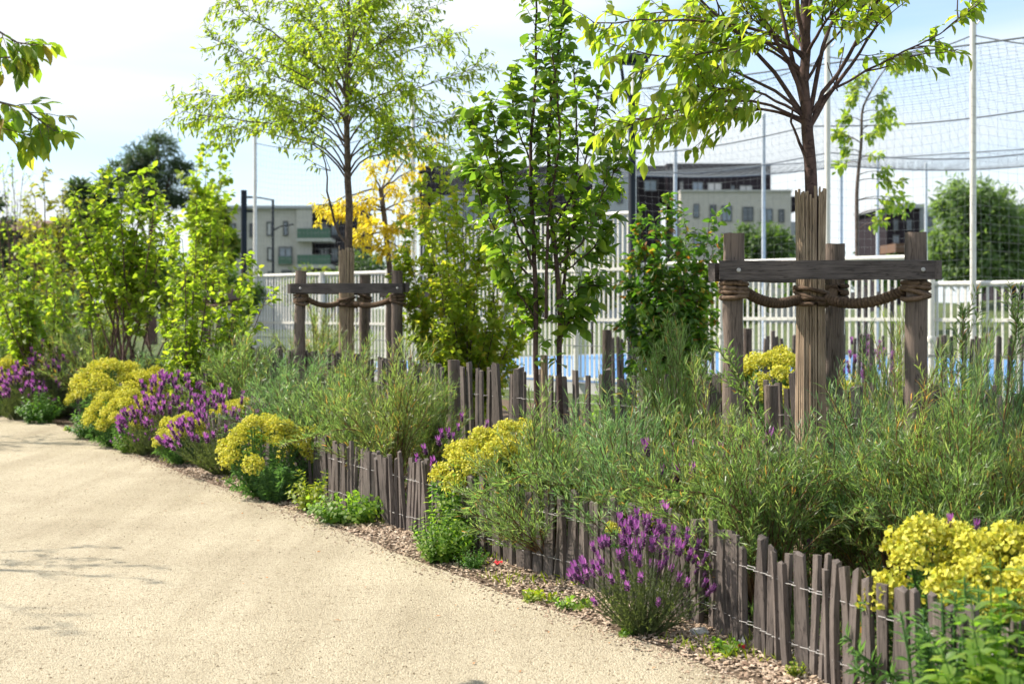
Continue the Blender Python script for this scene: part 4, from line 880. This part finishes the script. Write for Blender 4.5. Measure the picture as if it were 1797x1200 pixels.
# ------------------------------------------------------------------ bed plants: prototypes
G_WILLOW = mat_leaf('willow_leaves', [(.058, .112, .036, 0), (.088, .148, .050, .4), (.12, .18, .068, .75), (.18, .22, .105, .97), (.28, .15, .05, .985)], trans=.5, rough=.38, tint=(1.0, 1.0, .55), spec=.6)
def willow_meshes(seed, nst=50, H=1.05, leafd=.0118, lm=None):
    T = Tree(seed); r = T.r; lv = []
    P0, A0, N0, L0 = [], [], [], []
    def leafrow(c, n):
        for k in range(n):
            p, d = T.at(c, min((k+r.rand())/n*.96+.04, .999)); q = r.randn(3); q -= q.dot(d)*d; q = nrm(q)
            P0.append(p); A0.append(d*1.0+q*.6+r.randn(3)*.18+[0, 0, .12]); N0.append(q*-.5+[0, 0, .7]+r.randn(3)*.6); L0.append(.074*(.55+.75*r.rand()))
    for s in range(nst):
        a = r.rand()*6.283; R = (r.rand()**.6)*.62; Hh = H*(1.05-.55*(R/.62)**2)*(.72+.36*r.rand())*(1.2 if r.rand() < .14 else 1)
        p = np.array([math.cos(a)*.06*r.rand(), math.sin(a)*.06*r.rand(), 0]); q = np.array([math.cos(a)*R, math.sin(a)*R, Hh])
        c = T.curve(p, q, (q*[1, 1, 0])*.5+[0, 0, 1], 10, .04, (q*[1.2, 1.2, .5])); T.limb(c, .0068, .002, 4)
        Ln = np.linalg.norm(np.diff(c, axis=0), axis=1).sum(); up = [c[k] for k in range(3, 10)]
        leafrow(np.array(up), int(Ln*.7/leafd*1.1))
        for k in range(6):
            t = .28+.62*r.rand(); p2, d = T.at(c, t); qq = r.randn(3); qq -= qq.dot(d)*d; dr = nrm(d+nrm(qq)*.65+[0, 0, .25]); e = p2+dr*(.16+.22*r.rand())*(1.3-t*.6)
            c2 = T.curve(p2, e, dr, 5, .06); T.limb(c2, .0022, .001, 3); leafrow(c2, int(np.linalg.norm(e-p2)/leafd))
    ch = leaf_verts(T_BLADE, np.array(P0), np.array(A0), np.array(N0), np.array(L0), .0046)
    return make_mesh('willow_stems', T.wood, M_STEM), make_mesh('willow_leaves', [ch], lm or G_WILLOW, False)
G_WILLOWB = mat_leaf('bluish_willow_leaves', [(.048, .105, .042, 0), (.074, .138, .058, .4), (.10, .165, .078, .75), (.16, .205, .115, .975), (.26, .15, .05, .99)], trans=.48, rough=.38, tint=(.95, 1.0, .6), spec=.6)
G_WILLOWR = mat_leaf('rusty_willow_leaves', [(.068, .115, .034, 0), (.10, .15, .046, .4), (.135, .18, .06, .7), (.18, .20, .085, .93), (.30, .16, .05, .965)], trans=.5, rough=.38, tint=(1.0, 1.0, .55), spec=.6)
WIL = [willow_meshes(700+i, nst=50-5*(i % 3), lm=[G_WILLOW, G_WILLOWB, G_WILLOWR][i % 3]) for i in range(6)]
_wn = 0
def willow(label, x, D, sc, sz=None, rz=0, tilt=(0, 0), v=None):
    global _wn
    p = G(x, D); g = thing('willow_shrub', label, 'shrub', tuple(p), rz, 'narrow leaved willow shrubs in the bed'); g.scale = (sc, sc, sz or sc); g.rotation_euler = (tilt[0], tilt[1], rz)
    a, b = WIL[(_wn if v is None else v) % 6]; _wn += 1
    obj('stems', a, g); obj('foliage', b, g, kind='stuff')
for args in [
    ('feathery willow shrub leaning over the low fence, left of the big lavender', 965, 8.65, .92, .86, .3, (.0, -.10)),
    ('feathery willow shrub filling the bed between the yellow flowers and the large guard', 1105, 8.1, .95, .95, 1.7),
    ('feathery willow shrub behind the big lavender, in front of left guard post', 1235, 7.75, .95, 1.02, 2.6, (.05, 0)),
    ('big willow shrub overhanging the near fence under the timber beam', 1345, 7.25, 1.0, .92, 3.9, (.12, -.03)),
    ('willow shrub growing round the foot of the reed wrapped trunk', 1455, 7.6, 1.0, 1.0, 5.0, (.03, 0)),
    ('willow shrub before the right post of the nearer guard', 1560, 7.35, .98, 1.06, .9, (.05, .0)),
    ('willow shrub behind the near yellow flowers at the right edge', 1690, 7.0, 1.0, 1.06, 2.0),
    ('tall willow shrub at the right edge behind the right guard post', 1750, 8.2, 1.0, 1.2, 3.3),
    ('willow shrub cut by the right edge of the picture', 1805, 7.2, 1.0, 1.0, 4.6),
    ('tall bluish willow shrub behind the bed, left of the nearer guard', 1185, 9.6, .85, 1.3, 1.1),
    ('small willow shrub beside the feet of the dark stemmed tree', 1050, 9.2, .8, 1.0, 5.6),
    ('round willow shrub above the fence, left of the yellow flowers in mid bed', 690, 11.5, 1.05, 1.10, .5, (.04, -.02)),
    ('willow shrub arching over the fence left of the mid bed', 600, 12.3, 1.08, 1.05, 2.2, (.05, -.08)),
    ('willow shrub before the left post of the farther guard', 515, 13.4, 1.1, 1.08, 3.7, (.02, -.06)),
    ('willow shrub at the foot of the farther reed wrapped trunk', 625, 14.6, 1.0, 1.02, 4.4),
    ('willow shrub left of the farther guard behind yellow flowers', 430, 15.5, 1.25, 1.16, 1.3, (0, -.05)),
    ('willow shrub under the yellowish shrubby tree', 370, 16.8, 1.2, 1.1, 5.1),
    ('broad willow shrub left of the bare tree stems', 170, 20.3, 1.5, 1.55, .8),
    ('willow shrub at the far left edge behind yellow flowers', 15, 22.0, 1.6, 1.6, 2.9),
    ('blurred willow shrub between the two far left shrubs', 90, 21.6, 1.5, 1.7, 4.0),
    ('loose willow shrub growing before the railing between guard posts', 560, 19.0, 1.3, 1.55, 1.9),
    ('willow shrub behind the rear fence right of the far guard', 755, 11.9, .7, .95, 3.0),
    ('willow shrub between the two right guard posts, behind trunk', 1530, 8.7, .9, 1.15, .2),
    ('sparse willow shrub behind the rear pickets, right of the back post', 1575, 10.6, .75, 1.28, 2.3),
    ('willow shrub behind the rear pickets at the right edge', 1720, 10.2, .9, 1.15, .7),
    ('willow shrub behind lavender under the bare tree stems', 270, 18.2, 1.2, 1.0, 3.5)]:
    willow(*args)
# long sprays that shoot out of the willows
def spray(label, px0, px1, D, D2, seed, nleaf=90):
    T = Tree(seed); r = T.r; p = P(*px0, D); q = P(*px1, D2); g = thing('willow_shoot', label, 'shoot', (p[0], p[1], 0), 0, 'long willow shoots'); og = np.array([p[0], p[1], 0])
    p[2] = max(.0, p[2]); c = T.curve(p, q, (q-p)*[1, 1, .5]+[0, 0, .5], 10, .03); T.limb(c, .006, .002, 5)
    sub = [c]
    for k in range(5):
        a, d = T.at(c, .35+.6*r.rand()); qq = r.randn(3); qq -= qq.dot(d)*d; e = a+nrm(d+nrm(qq)*.6)*(.14+.14*r.rand()); s = T.curve(a, e, None, 4, .05); T.limb(s, .002, .001, 3); sub.append(s)
    for i, s in enumerate(sub): T.leaves(s, .25 if i == 0 else .05, nleaf if i == 0 else nleaf//3, .055, .10, -.15, .55)
    T.build(g, G_WILLOW, M_STEM, T_NEEDLE, trunkname='stem', leafname='foliage', org=og)
spray('long willow shoot hanging over the fence towards the path, left of centre', (640, 760), (490, 780), 11.6, 10.9, 1, 60)
spray('long orange tipped willow shoot slanting up before the left guard post', (1420, 900), (1255, 600), 7.4, 7.3, 2)
spray('upright willow shoot at the right edge beyond the right post', (1760, 760), (1792, 500), 7.8, 7.8, 3)
spray('upright willow shoot right of the right guard post', (1690, 760), (1690, 545), 8.0, 8.0, 4)
spray('willow shoot rising before the far picket fence at right', (1250, 760), (1165, 565), 9.6, 9.6, 5)
spray('low willow shoot hanging over the pickets under the beam', (1300, 900), (1130, 850), 7.1, 6.9, 6)
spray('willow shoot drooping across the low fence before centre', (960, 840), (830, 870), 8.4, 8.2, 7)

# euphorbia
M_EUPH = mat_leaf('yellow_bracts', [(.50, .47, .055), (.60, .56, .10), (.38, .43, .055), (.66, .60, .18)], trans=.35, tint=(.42, .41, .22), rough=.6, spec=.15)
M_EUPHL = mat_leaf('blue_green_spurge_leaves', [(.060, .125, .050), (.085, .155, .065), (.045, .10, .042)], trans=.4)
def head_mesh(seed, R=.062, n=92):
    r = np.random.RandomState(seed); i = np.arange(n)+.5; ph = np.arccos(1-1.35*i/n); th = math.pi*(1+5**.5)*i
    d = np.c_[np.cos(th)*np.sin(ph), np.sin(th)*np.sin(ph), np.cos(ph)]; rad = R*(1+r.randn(n)*.15); pos = d*rad[:, None]*[1, 1, .75]
    ch = []
    for k in range(3):
        t = r.randn(n, 3); t -= (t*d).sum(1, keepdims=True)*d; t = nrm(t)
        a = k*2.094; b = np.cross(d, t); base = nrm(d*.75+t*.7)
        ch.append(leaf_verts(T_SMALL, pos-d*.006, base, d*.8-t*.4, .0155*(.8+.4*r.rand(n)), .0155))
    ch.append(leaf_verts(T_NEEDLE, pos*.2, d, t, R*.85, .003))
    return make_mesh('flower_head', ch, M_EUPH)
HEADS = [head_mesh(i) for i in range(4)]
def euph_leaf_mesh(stems, r):
    P0, A0, N0, L0 = [], [], [], []; T = Tree(int(r.randint(9999)))
    for c in stems:
        T.limb(c, .0055, .004, 5)
        for k in range(64):
            t = .15+.83*(k+r.rand())/64; p, d = T.at(c, min(t, .999)); q = r.randn(3); q -= q.dot(d)*d; q = nrm(q)
            P0.append(p); A0.append(q+d*.55+[0, 0, -.12]); N0.append(d+r.randn(3)*.2); L0.append(.062*(.7+.5*r.rand())*(1.1-.3*t))
    return make_mesh('stems', T.wood, M_EUPHL), make_mesh('foliage', [leaf_verts(T_NEEDLE, np.array(P0), np.array(A0), np.array(N0), np.array(L0), .0105)], M_EUPHL, False)
EUPH = []
for v in range(3):
    r = np.random.RandomState(60+v); stems, heads = [], []; T = Tree(88+v)
    for k in range(22):
        a = k*2.4+r.randn()*.3; R = .31*math.sqrt((k+.4)/22); h = .52*(1-.55*(R/.33)**2)+r.randn()*.025
        c = T.curve((math.cos(a)*.04, math.sin(a)*.04, 0), (math.cos(a)*R, math.sin(a)*R, h), (math.cos(a)*R, math.sin(a)*R, .3), 8, .02); stems.append(c); heads.append((c[-1], nrm(c[-1]-c[-3]), .8+.45*r.rand(), r.randint(4)))
    for k in range(10):
        a = r.rand()*6.28; R = .33; c = T.curve((math.cos(a)*.04, math.sin(a)*.04, 0), (math.cos(a)*R, math.sin(a)*R, .12+.14*r.rand()), (math.cos(a)*.4, math.sin(a)*.4, .2), 7, .02); stems.append(c)
    EUPH.append((*euph_leaf_mesh(stems, r), heads))
_en = 0
def euphorbia(label, x, D, sc, rz=0.0, z=0.0, keep=1.0, sz=None, lean=(0, 0), hmin=0.0):
    global _en
    p = G(x, D, z); g = thing('spurge_plant', label, 'flowers', tuple(p), rz, 'yellow flowering spurge'); g.scale = (sc, sc, sz or sc); g.rotation_euler = (lean[0], lean[1], rz)
    a, b, heads = EUPH[_en % 3]; _en += 1; obj('stems', a, g); obj('foliage', b, g, kind='stuff')
    rr = random.Random(_en)
    for (hp, hd, s, k) in heads:
        if rr.random() > keep or hp[2] < hmin: continue
        q = Vector(hd).to_track_quat('Z', 'Y').to_matrix().to_4x4(); obj('flower_head', HEADS[k], g, M=Matrix.Translation(Vector(hp))@q@Matrix.Scale(s, 4))
for args in [
    ('large yellow spurge spilling over the near fence at the right edge', 1665, 5.75, 1.25, .4, 0, 1, 1.32, (0, 0), .33), ('second yellow spurge crowding the right edge above the fence', 1790, 5.6, 1.3, 2.0, 0, 1, 1.28, (0, 0), .33),
    ('round yellow spurge at the fence end with bluish foliage below, on path edge', 465, 12.0, 1.25, 1.0), ('yellow spurge peeking through willow behind the low fence end', 555, 12.7, 1.0, 2.7),
    ('small pale yellow spurge between two lavenders at the path edge', 322, 14.5, .92, .3), ('tall yellow spurge topmost of the left group', 195, 17.4, 1.75, 1.9), ('yellow spurge spreading right of the topmost one', 255, 17.2, 1.55, 4.0),
    ('yellow spurge low in the left group, beside lavender', 235, 15.9, 1.2, 5.0), ('yellow spurge at the left group facing the path', 205, 16.3, 1.15, .9), ('yellow spurge behind the lavender in front of willow', 415, 14.9, 1.15, 3.1, 0, .8),
    ('bright yellow spurge in mid bed behind the pickets', 855, 9.6, 1.15, 2.4, 0.12), ('yellow spurge half hidden beside the mid bed one', 915, 9.9, 1.2, .7, .15), ('low yellow spurge beneath the dark tree stems', 1000, 8.9, .8, 3.9, .1, .6),
    ('yellow spurge at the far left edge', 18, 21.2, 1.6, 1.2), ('blurred yellow spurge under the bare tree stems', 268, 20.4, 1.35, 2.2, .1), ('vivid yellow spurge between left post and trunk of nearer guard', 1358, 13.0, 1.5, 4.4, .38), ('yellow spurge right of the back post of the nearer guard', 1450, 13.8, 1.1, 5.4, .35),
    ('yellow spurge at the right edge behind the willows', 1795, 10.5, .8, .2, .45), ('tiny yellow spurge tuft behind the big lavender', 1115, 7.9, .6, 1.5, .2, .5)]:
    euphorbia(*args)

# lavender
M_LAVF = mat_leaf('purple_bracts', [(.20, .065, .215), (.29, .11, .30), (.14, .045, .16), (.38, .20, .38)], trans=.4, tint=(.6, .4, .6), spec=.2)
M_LAVD = mat_leaf('dark_purple_spike', [(.045, .015, .05), (.07, .025, .075)], trans=.1)
M_LAVG = mat_leaf('grey_green_lavender', [(.075, .10, .045), (.11, .135, .065), (.055, .08, .035)], trans=.3)
def spike_meshes():
    r = np.random.RandomState(4); body = tube(np.array([[0, 0, 0], [0, 0, .006], [0, 0, .016], [0, 0, .026], [0, 0, .030]]), [.002, .0065, .0075, .006, .002], 7)
    br = []; n = 6; a = np.arange(n)*6.283/n; d = np.c_[np.cos(a), np.sin(a), np.zeros(n)]
    br.append(leaf_verts(T_SMALL, d*.002+[0, 0, .026], d*.42+[0, 0, 1], d+[0, 0, -.3], .026, .0085))
    a = a*1.0+.5; n2 = 14; a2 = np.arange(n2)*2.4; z = np.linspace(.004, .026, n2); d2 = np.c_[np.cos(a2), np.sin(a2), np.zeros(n2)]
    br.append(leaf_verts(T_SMALL, d2*.0055+np.c_[z*0, z*0, z], d2+[0, 0, .5], d2*-.5+[0, 0, 1], .009, .006))
    return make_mesh('spike_body', body, M_LAVD), make_mesh('flower_spike', br, M_LAVF)
SPB, SPF = spike_meshes()
def lavender(label, x, D, sc, nsp, seed, rz=0.0, z=0.0, sz=None, single=False, radius=.36):
    r = np.random.RandomState(seed); T = Tree(seed); p = G(x, D, z); g = thing('lavender_bush', label, 'lavender', tuple(p), rz, 'purple lavender bushes'); g.scale = (sc, sc, sz or sc)
    P0, A0, N0, L0 = [], [], [], []; tips = []
    for k in range(nsp+70):
        a = r.rand()*6.283; R = radius*math.sqrt(r.rand()); fl = k < nsp; h = (.50*(1-.6*(R/radius)**2)+.02)*(.86+.28*r.rand())*(1 if fl else .72)
        if r.rand() < .35 and fl: h *= .8; R *= 1.1
        q = np.array([math.cos(a)*R, math.sin(a)*R, h]); c = T.curve((q[0]*.15, q[1]*.15, 0), q, (q[0]*.6, q[1]*.6, h*.6), 7, .04); T.limb(c, .0022, .0012, 3)
        m = 16 if fl else 30
        for j in range(m):
            t = (.15+.5*r.rand()) if fl else (.2+.8*r.rand()); pp, d = T.at(c, min(t, .999)); qq = r.randn(3); qq -= qq.dot(d)*d
            P0.append(pp); A0.append(nrm(qq)*.7+d); N0.append(d+r.randn(3)*.3); L0.append(.026*(.7+.6*r.rand()))
        if fl: tips.append((c[-1], nrm(nrm(c[-1]-c[-2])+[0, 0, .5]), .75+.5*r.rand()))
    obj('stems', make_mesh('stems', T.wood, M_LAVG), g); obj('foliage', make_mesh('foliage', [leaf_verts(T_NEEDLE, np.array(P0), np.array(A0), np.array(N0), np.array(L0), .0042)], M_LAVG, False), g, kind='stuff')
    bodyV = np.array([v.co[:] for v in SPB.vertices]); flV = np.array([v.co[:] for v in SPF.vertices])
    bodyF = [list(pl.vertices) for pl in SPB.polygons if len(pl.vertices) == 4]; flF = np.array([list(pl.vertices) for pl in SPF.polygons])
    cb, cf = [], []
    for (tp, td, s) in tips:
        M = Matrix.Translation(Vector(tp))@Vector(td).to_track_quat('Z', 'Y').to_matrix().to_4x4()@Matrix.Rotation(r.rand()*6, 4, 'Z')@Matrix.Scale(s*1.25, 4)
        if single:
            o = obj('flower_spike', SPF, g, M=M); obj('spike_body', SPB, o)
        else:
            A = np.array(M); cb.append((bodyV@A[:3, :3].T+A[:3, 3], np.array(bodyF))); cf.append((flV@A[:3, :3].T+A[:3, 3], flF))
    if not single: obj('spike_bodies', make_mesh('spike_bodies', cb, M_LAVD), g, kind='stuff'); obj('flower_spikes', make_mesh('flower_spikes', cf, M_LAVF), g, kind='stuff')
lavender('large purple lavender bush on the path side of the near fence', 1130, 6.95, 1.05, 105, 1, single=True, radius=.33)
lavender('purple lavender bush right of the pale spurge, before the low fence', 395, 13.6, 1.4, 115, 2, radius=.40)
lavender('purple lavender bush climbing the left group of yellow spurge', 305, 15.2, 1.55, 115, 3, radius=.36)
lavender('low purple lavender patch at the path edge below the left group', 250, 15.35, .8, 50, 4)
lavender('purple lavender behind a green mound at the far left', 90, 20.5, 1.75, 120, 5, radius=.45)
lavender('purple lavender by the path at the far left edge', 30, 20.2, 1.3, 80, 6)
lavender('small purple lavender behind the fence, left of the mid bed spurge', 830, 10.4, 1.25, 45, 7, z=.1)
lavender('sparse lavender spikes among willow, left of the nearer guard', 1235, 7.95, 1.65, 24, 8)
lavender('few dark lavender spikes before the left post of the nearer guard', 1322, 7.6, 1.6, 8, 9, radius=.2)
lavender('lavender spikes rising out of the yellow spurge at the right edge', 1700, 5.95, 1.25, 16, 10)
lavender('pale lavender blurred behind the far picket fence at right', 1520, 18.0, 1.7, 60, 11, z=.2)
lavender('lavender spikes in front of the willow behind left spurge', 375, 15.9, 1.5, 26, 12)
lavender('little purple lavender under the far bare tree stems', 262, 18.9, 1.3, 30, 13)

# leafy herbs
M_HERB = mat_leaf('bright_herb_leaves', [(.085, .16, .028), (.13, .205, .038), (.065, .13, .024), (.18, .235, .048)], trans=.48)
M_HERBD = mat_leaf('deep_herb_leaves', [(.055, .125, .03), (.08, .155, .036), (.042, .10, .024)], trans=.42)
M_HERBY = mat_leaf('yellow_herb_leaves', [(.15, .19, .025), (.22, .24, .035), (.10, .15, .02)], trans=.42)
def herb(name, label, cat, x, D, R, H, nst, leafL, leafW, mat, seed, nparts=0, nl=16, z=0.0, flat=.5, tmpl=T_OVAL, group='leafy herbs along the fence', yscale=1.0):
    T = Tree(seed); r = T.r; p = G(x, D, z); g = thing(name, label, cat, tuple(p), 0, group)
    for k in range(nst):
        a = r.rand()*6.283; rr_ = R*math.sqrt(r.rand()); h = H*(1-flat*(rr_/R)**2)*(.7+.45*r.rand()); q = p+[math.cos(a)*rr_, math.sin(a)*rr_*yscale, h]; b = p+[math.cos(a)*rr_*.35, math.sin(a)*rr_*.35*yscale, 0]
        c = T.curve(b, q, (q-b)*[.5, .5, 0]+[0, 0, h], 6, .05); T.limb(c, .003, .0018, 4)
        for j in range(nl):
            t = .12+.88*(j+.5*r.rand())/nl; pp, d = T.at(c, min(t, .999)); aa = j*math.pi/2+r.randn()*.3
            u = nrm(np.cross(d, [0.3, .9, .1])); v = np.cross(d, u); out = math.cos(aa)*u+math.sin(aa)*v
            for sgn in (1, -1):
                T.lp.append(pp); T.la.append(out*sgn+d*.35+[0, 0, .05]+r.randn(3)*.15); T.ln.append(d*.8+[0, 0, .6]+r.randn(3)*.2)
                s = leafL*(1.1-.45*t)*(.75+.5*r.rand()); T.ll.append(s); T.lw.append(s*leafW)
    T.build(g, mat, M_HERBD, tmpl, nparts=nparts, trunkname='stems', org=p)
    return g
herb('leafy_herb', 'big bright leafy herb in the bottom right corner before the fence', 'plant', 1775, 4.72, .34, .70, 70, .085, .66, M_HERB, 71, nparts=300, nl=9)
herb('leafy_herb', 'bushy bright green herb before the fence, left of the chips', 'plant', 772, 8.95, .27, .31, 70, .042, .64, M_HERB, 72, nl=9)
herb('leafy_herb', 'tall green herb with grey leaves climbing the pickets, centre', 'plant', 800, 9.3, .21, .58, 26, .068, .55, M_HERB, 73, nl=9)
herb('leafy_herb', 'fine leaved green herb beside the red scrap', 'plant', 830, 8.7, .13, .14, 26, .026, .45, M_HERBD, 74, nl=8)
herb('leafy_herb', 'low yellow green trailing plant at the foot of the fence, left', 'plant', 610, 10.6, .36, .22, 60, .052, .85, M_HERB, 75, nl=6, flat=.3)
herb('leafy_herb', 'upright yellow shoots beside the trailing plant', 'plant', 550, 11.2, .26, .36, 26, .052, .62, M_HERBY, 76, nl=7)
herb('leafy_herb', 'round deep green mound before the fence at far left', 'plant', 70, 19.6, .36, .48, 60, .06, .7, M_HERBD, 77, nl=8)
herb('leafy_herb', 'green mound at the left edge by the path', 'plant', -10, 21.0, .40, .5, 50, .06, .7, M_HERBD, 78, nl=8)
herb('leafy_herb', 'deep green mound under the yellow spurge nearest the path', 'plant', 160, 17.3, .32, .38, 55, .055, .65, M_HERBD, 79, nl=8)
herb('leafy_herb', 'green mound between yellow spurge and lavender', 'plant', 230, 15.6, .24, .30, 40, .045, .65, M_HERB, 80, nl=8)
herb('leafy_herb', 'small flat green weed at the path edge before the pickets', 'plant', 945, 7.75, .16, .05, 16, .042, .6, M_HERBY, 81, nl=4, flat=.2)
herb('leafy_herb', 'flat green weed left of the big lavender foot', 'plant', 1005, 7.55, .14, .06, 12, .040, .6, M_HERB, 82, nl=4, flat=.2)
herb('leafy_herb', 'small weed at the path edge below the lavender', 'plant', 1095, 6.9, .07, .05, 7, .034, .6, M_HERB, 83, nl=4, flat=.2)
herb('leafy_herb', 'weed beside the red and white scrap under the pickets', 'plant', 1272, 6.55, .09, .08, 10, .05, .55, M_HERB, 84, nl=4, flat=.2)
herb('leafy_herb', 'little pale weed at the pickets near the bottom edge', 'plant', 1400, 6.15, .06, .09, 10, .024, .6, M_HERBY, 85, nl=6)
herb('leafy_herb', 'rosette weed at the path edge near the left group', 'plant', 120, 18.4, .12, .07, 10, .05, .5, M_HERBY, 86, nl=4)
herb('leafy_herb', 'green herb behind the far picket fence, centre', 'plant', 1080, 17.0, .5, .8, 40, .08, .7, M_HERB, 87, nl=8)
herb('leafy_herb', 'green herb behind pickets under the nearer guard', 'plant', 1400, 14.0, .5, .75, 40, .07, .6, M_HERB, 88, nl=8)
herb('leafy_herb', 'broad leaved green shrub among willows at the right edge', 'plant', 1770, 7.6, .22, .95, 10, .055, .55, M_HERB, 89, nl=8)
# needle leaved spurge shoots at lower right and under the round spurge
def spurge_shoots(label, x, D, n, R, H, seed):
    T = Tree(seed); r = T.r; p = G(x, D); g = thing('spurge_shoots', label, 'plant', tuple(p), 0, 'flowerless spurge shoots'); st = []
    for k in range(n):
        a = r.rand()*6.283; q = np.array([math.cos(a)*R*r.rand()**.5, math.sin(a)*R*r.rand()**.5, H*(.6+.5*r.rand())]); st.append(T.curve((q[0]*.3, q[1]*.3, 0), q, (q[0], q[1], .3), 8, .03))
    a, b = euph_leaf_mesh(st, r); obj('stems', a, g); obj('foliage', b, g, kind='stuff')
spurge_shoots('blue green bottlebrush spurge shoots at the bottom right', 1650, 5.15, 18, .18, .52, 5)
spurge_shoots('blue green spurge shoots above the right fence end', 1720, 5.35, 12, .16, .62, 6)
spurge_shoots('needle leaved green mound below the round yellow spurge', 485, 11.7, 40, .24, .27, 7)
spurge_shoots('green spurge foliage under the mid bed yellow spurge', 900, 9.3, 20, .3, .35, 8)

# fill of low green ground cover inside the bed (uncountable)
def ground_cover():
    r = np.random.RandomState(12); n = 26000; d = 5.4+(r.rand(n)**1.2)*17; w = 1.0+d*.18; x = 1.62-TAN*(d-6.06)+r.rand(n)*np.minimum(4.2, w+1.2); h = .02+.18*r.rand(n)
    pos = np.c_[x, d, h*.4]; ax = r.randn(n, 3)*.7+[0, 0, 1]; ch = leaf_verts(T_NEEDLE, pos, ax, r.randn(n, 3), .05+.10*r.rand(n), .008)
    o = obj('ground_cover', make_mesh('ground_cover', [ch], G_WILLOW, False), kind='stuff'); tag(o, 'low grassy ground cover between the shrubs of the bed', 'ground cover')
    n = 2600; d = 5.0+(r.rand(n)**1.5)*12; x = edge(d)+.08+r.rand(n)*.5; keep = np.sin(d*3.1)+np.sin(d*7.7+1) > .7; d, x = d[keep], x[keep]; n = len(d)
    ch = leaf_verts(T_NEEDLE, np.c_[x, d, np.full(n, .008)], r.randn(n, 3)*.6+[0, 0, 1], r.randn(n, 3), .025+.06*r.rand(n), .005)
    o = obj('verge_grass', make_mesh('verge_grass', [ch], M_HERBY, False), kind='stuff'); tag(o, 'thin grass blades and weeds in the chip strip', 'grass')
ground_cover()

# litter and stone
M_RED = mat_plain('red_foil', (.55, .02, .03), rough=.35); M_PAPER = mat_plain('white_paper', (.75, .75, .74), rough=.7)
M_STONE = mat_plain('pale_stone', (.45, .44, .42), rough=.9, noise=.2, nscale=30, bump=.5); M_DEADLEAF = mat_plain('dry_orange_leaf', (.38, .17, .06), rough=.8)
def scrap(label, x, y, s, seed, withpaper):
    D = FPX*EYE/(y-HY); p = G(x, D, .02); r = np.random.RandomState(seed); n = 5
    g = thing('litter_scrap', label, 'litter', tuple(p), r.rand()*3)
    def crumple(off, sc): V = np.array([[i/(n-1)-.5, j/(n-1)-.5, 0] for i in range(n) for j in range(n)])*[s*sc, s*sc*.7, 1]; V[:, 2] = np.abs(r.randn(len(V)))*s*.22; V += off; return (V, np.array([[i*n+j, (i+1)*n+j, (i+1)*n+j+1, i*n+j+1] for i in range(n-1) for j in range(n-1)]))
    obj('wrapper', make_mesh('wrapper', [crumple(np.array([0, 0, 0]), 1)], M_RED, False), g)
    if withpaper: obj('paper', make_mesh('paper', [crumple(np.array([s*.6, 0, .004]), .7)], M_PAPER, False), g)
scrap('crumpled red wrapper scrap on the wood chips by the pickets', 872, 996, .075, 1, False)
scrap('red and white wrapper scrap under the near pickets', 1300, 1143, .06, 2, True)
def stone(label, x, y, s, seed, mat, nm='stone'):
    D = FPX*EYE/(y-HY); p = G(x, D, s*.2); r = np.random.RandomState(seed); n, m = 8, 12; V = []
    for i in range(n):
        ph = math.pi*i/(n-1)
        for j in range(m): a = 6.283*j/m; V.append([math.cos(a)*math.sin(ph), math.sin(a)*math.sin(ph)*.7, math.cos(ph)*.5])
    V = np.array(V)*s*(1+r.randn(n*m, 1)*.10); F = np.array([[i*m+j, i*m+(j+1) % m, (i+1)*m+(j+1) % m, (i+1)*m+j] for i in range(n-1) for j in range(m)])
    o = obj(nm, make_mesh(nm, [(V, F)], mat, False), loc=tuple(p)); return tag(o, label, 'stone')
stone('pale rough stone between lavender and pickets', 1228, 1114, .055, 3, M_STONE)
def dead_leaf(x, y, s, label, rz):
    D = FPX*EYE/(y-HY); p = G(x, D, .05); me = make_mesh('dead_leaf', [leaf_verts(T_OVAL, np.array([[0, 0, 0]]), np.array([[1.0, .2, .25]]), np.array([[0, -.5, 1.0]]), s, s*.45)], M_DEADLEAF)
    o = obj('dead_leaf', me, loc=tuple(p)); o.rotation_euler = (0, 0, rz); tag(o, label, 'leaf')
dead_leaf(345, 822, .12, 'dry orange leaf caught under the lavender at left', 2.6)

LR = np.random.RandomState(77); n = 46
d = 5.8+LR.rand(n)**1.6*9; lx = np.array([edge(q) for q in d])-.06-np.abs(LR.randn(n))*.8; an = LR.rand(n)*6.28
o = obj('leaf_litter', make_mesh('leaf_litter', [leaf_verts(T_OVAL, np.c_[lx, d, np.full(n, .019)], np.c_[np.cos(an), np.sin(an), .1+.1*LR.rand(n)], np.c_[LR.randn(n)*.3, LR.randn(n)*.3, np.ones(n)], .018+.022*LR.rand(n), .012)], M_DEADLEAF), kind='stuff')
tag(o, 'scattered crumbs of dry leaf on the sandy path', 'leaf litter')
